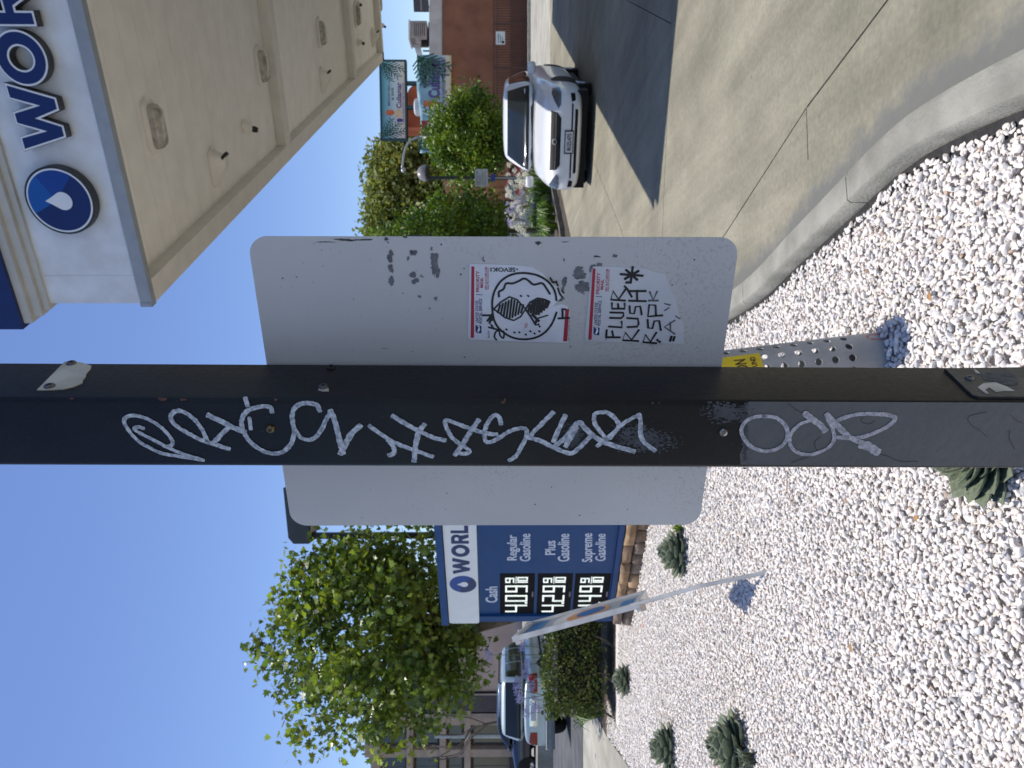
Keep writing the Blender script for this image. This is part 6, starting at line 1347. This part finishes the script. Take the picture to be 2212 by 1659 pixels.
# ---- fence
YF = 43.2; M_fence = pm('fence brown', lin(74,48,40), .6, var=.2); x0 = at(1100,335,YF).x; x1_ = at(1100,-30,YF).x; ztp = at(1066,100,YF).z
fe = thing('iron_fence', 'long brown iron picket fence in front of the restaurant wall', 'fence', ((x0+x1_)/2,YF,0))
pk = MB().box((0,0,0),(.035,.035,ztp-.05)).mesh('picket', M_fence)
k = 0; x = x0
while x < x1_:
    if k%17 == 0: MB().box((x,YF,ztp/2),(.09,.09,ztp+.06)).build('fence_post', M_fence, fe)
    else: o = link('picket', pk, fe); o.matrix_basis = Matrix.Translation((x,YF,(ztp-.05)/2+.04))
    x += .15; k += 1
for z in (.18, ztp-.22, ztp-.0): MB().box(((x0+x1_)/2,YF-.03,z),(x1_-x0,.04,.05)).build('rail', M_fence, fe)
struct(MB().quadbox((x0-1,42.6),(40,42.6),.9,-.3,.13).build('fence_kerb', M_concl))
f = Frame(at(1082,96,YF-.12), (1,0,0), (0,0,1)); a = f.px(1071,96); b_ = f.px(1091,68); t = thing('fence_sign', 'white notice board fixed to the iron fence', 'sign', f.o)
mb = MB(); fbox(mb, f, a.x, b_.x, b_.y, a.y, -.02, .01); pn = mb.build('board', pm('notice white', lin(200,206,204), .5, var=.1), t)
for k in range(3): mb = MB(); z_ = a.y-.13-k*.12; fbox(mb, f, a.x+.1, b_.x-.12-.1*k, z_-.05, z_, .011, .014); mb.build('text_line', pm('notice green', lin(96,130,120), .6), pn)
mb = MB(); fbox(mb, f, a.x+.06, a.x+.2, b_.y+.05, b_.y+.2, .011, .014); mb.build('pictogram', M_trim, pn)

# ================================================================ LEFT SIDE FAR
M_pink = pm('pinkish stucco', lin(186,166,152), .9, col2=lin(170,150,138), vs=.8, bump=.3, bs=12)
YP = 46; xa = at(1040,1502,YP).x; xb = at(1040,1100,YP).x; zz_ = at(985,1400,YP).z
bp = thing('stucco_shop', 'low pinkish stucco building beyond the silver wagon', 'building', ((xa+xb)/2,YP+5,.3)); MB().box(((xa+xb)/2,YP+5,zz_/2+.1),(xb-xa,10,zz_)).build('wall', M_pink, bp); MB().box(((xa+xb)/2,YP+5,zz_+.15),(xb-xa+.3,10.3,.25)).build('roof_cap', M_cap, bp)
for px_ in (1496,): q = at(1060,px_,YP-.1); MB().box((q.x,YP-.08,zz_/2),(.12,.1,zz_-.2)).build('downpipe', M_trim, bp)
YA = 60; M_apt = pm('apartment beige', lin(176,158,140), .9, col2=lin(158,140,124), vs=1.5, bump=.2); M_aw = pm('window dark', (.02,.026,.04), .1, var=.3, vs=.6, spec=.8); M_afr = pm('window frame grey', lin(120,116,112), .5)
xr_ = at(950,1548,YA).x; xl_ = xr_-16; zt = at(803,1640,YA).z
ap = thing('apartment_building', 'beige apartment block with dark window bays far at the left', 'building', ((xr_+xl_)/2,YA+6,.3))
MB().box(((xr_+xl_)/2,YA+6,zt/2),(xr_-xl_,11,zt)).build('core_wall', pm('apartment dark wall', lin(86,78,76), .9, var=.2, vs=1), ap)
fl = [at(v,1640,YA).z for v in (1010,957,886,812)]
for i, z in enumerate(fl): MB().box(((xr_+xl_)/2,YA+.2,z),(xr_-xl_+.2,1.2,.5 if i < 3 else .7)).build('floor_band', M_apt, ap)
nb = 6
for i in range(nb+1):
    x = xr_-.3-(xr_-xl_-.6)*i/nb
    MB().box((x,YA+.25,zt/2-.3),(.6,1.0,zt-.6)).build('pier', M_apt, ap)
zl_ = [.6]+fl
for i in range(nb):
    xm = xr_-.3-(xr_-xl_-.6)*(i+.5)/nb
    for z0, z1 in zip(zl_, zl_[1:]):
        if z1-z0 < .8: continue
        h_ = (z1-z0)-.9; w = MB().box((xm,YA+.45,(z0+z1)/2),(1.7,.1,h_)).build('window', M_afr, ap); MB().box((xm-.42,YA+.38,(z0+z1)/2),(.74,.05,h_-.16)).build('pane', M_aw, w); MB().box((xm+.42,YA+.38,(z0+z1)/2),(.74,.05,h_-.16)).build('pane', M_aw, w)
q = at(800,1632,YA); MB().box((q.x,YA+2,zt+.3),(1.6,1.5,1.0)).build('roof_house', M_apt, ap)
yp = 33; p0 = at(1070,1591,yp); p1 = at(968,1591,yp); t = thing('steel_pole', 'plain grey street pole in front of the apartment block', 'pole', (p0.x,yp,.385)); MB().tube([(p0.x,yp,.3),(p1.x,yp,p1.z+.6)], [.09,.07], 10).build('shaft', M_galv, t); MB().box((p0.x,yp,.5),(.3,.3,.25)).build('base', M_galv, t)
yb_ = 31; q = at(1068,1560,yb_); t = thing('bare_tree', 'slim pale tree with bare twisting branches by the street pole', 'tree', (q.x,yb_,.385)); rs = random.Random(8)
MB().tube([(q.x,yb_,.2),(q.x+.05,yb_,1.6),(q.x-.1,yb_,2.4)], [.07,.06,.05], 8).build('trunk', M_bark, t)
for k in range(7):
    d = rs.uniform(-1.3,1.3); MB().tube(catmull([(q.x-.1,yb_,2.2),(q.x-.1+d*.5+.1,yb_+rs.uniform(-.3,.3),2.9),(q.x-.1+d,yb_+rs.uniform(-.5,.5),3.4),(q.x-.1+d*1.2,yb_,4.0+rs.uniform(0,.8))],4), .025, 6).build('branch', M_bark, t)
# area lamp behind the sign
yS = 14.9; pa_ = at(640,1157,yS); t = thing('area_lamp', 'black box area lamp on a square pole behind the street tree', 'lamp post', (pa_.x,yS,0)); z1_ = at(676,1157,yS).z
MB().box((pa_.x,yS,(z1_-.1)/2),(.115,.115,z1_+.1)).build('pole', M_pole, t)
zt1 = at(632,1160,yS).z; xL = at(650,1168,yS).x; mb = MB(); mb.extr([Vector((xL,yS-.3,z1_)),Vector((xL+1.1,yS-.3,z1_+.02)),Vector((xL+1.1,yS-.3,zt1+.10)),Vector((xL+.12,yS-.3,zt1)),Vector((xL,yS-.3,zt1-.1))], (0,.6,0)); hd_ = mb.build('lamp_head', pm('lamp head grey', lin(70,72,74), .45, var=.1), t)
MB().box((xL+.6,yS,z1_-.012),(.8,.45,.02)).build('lens', M_glassb, hd_)
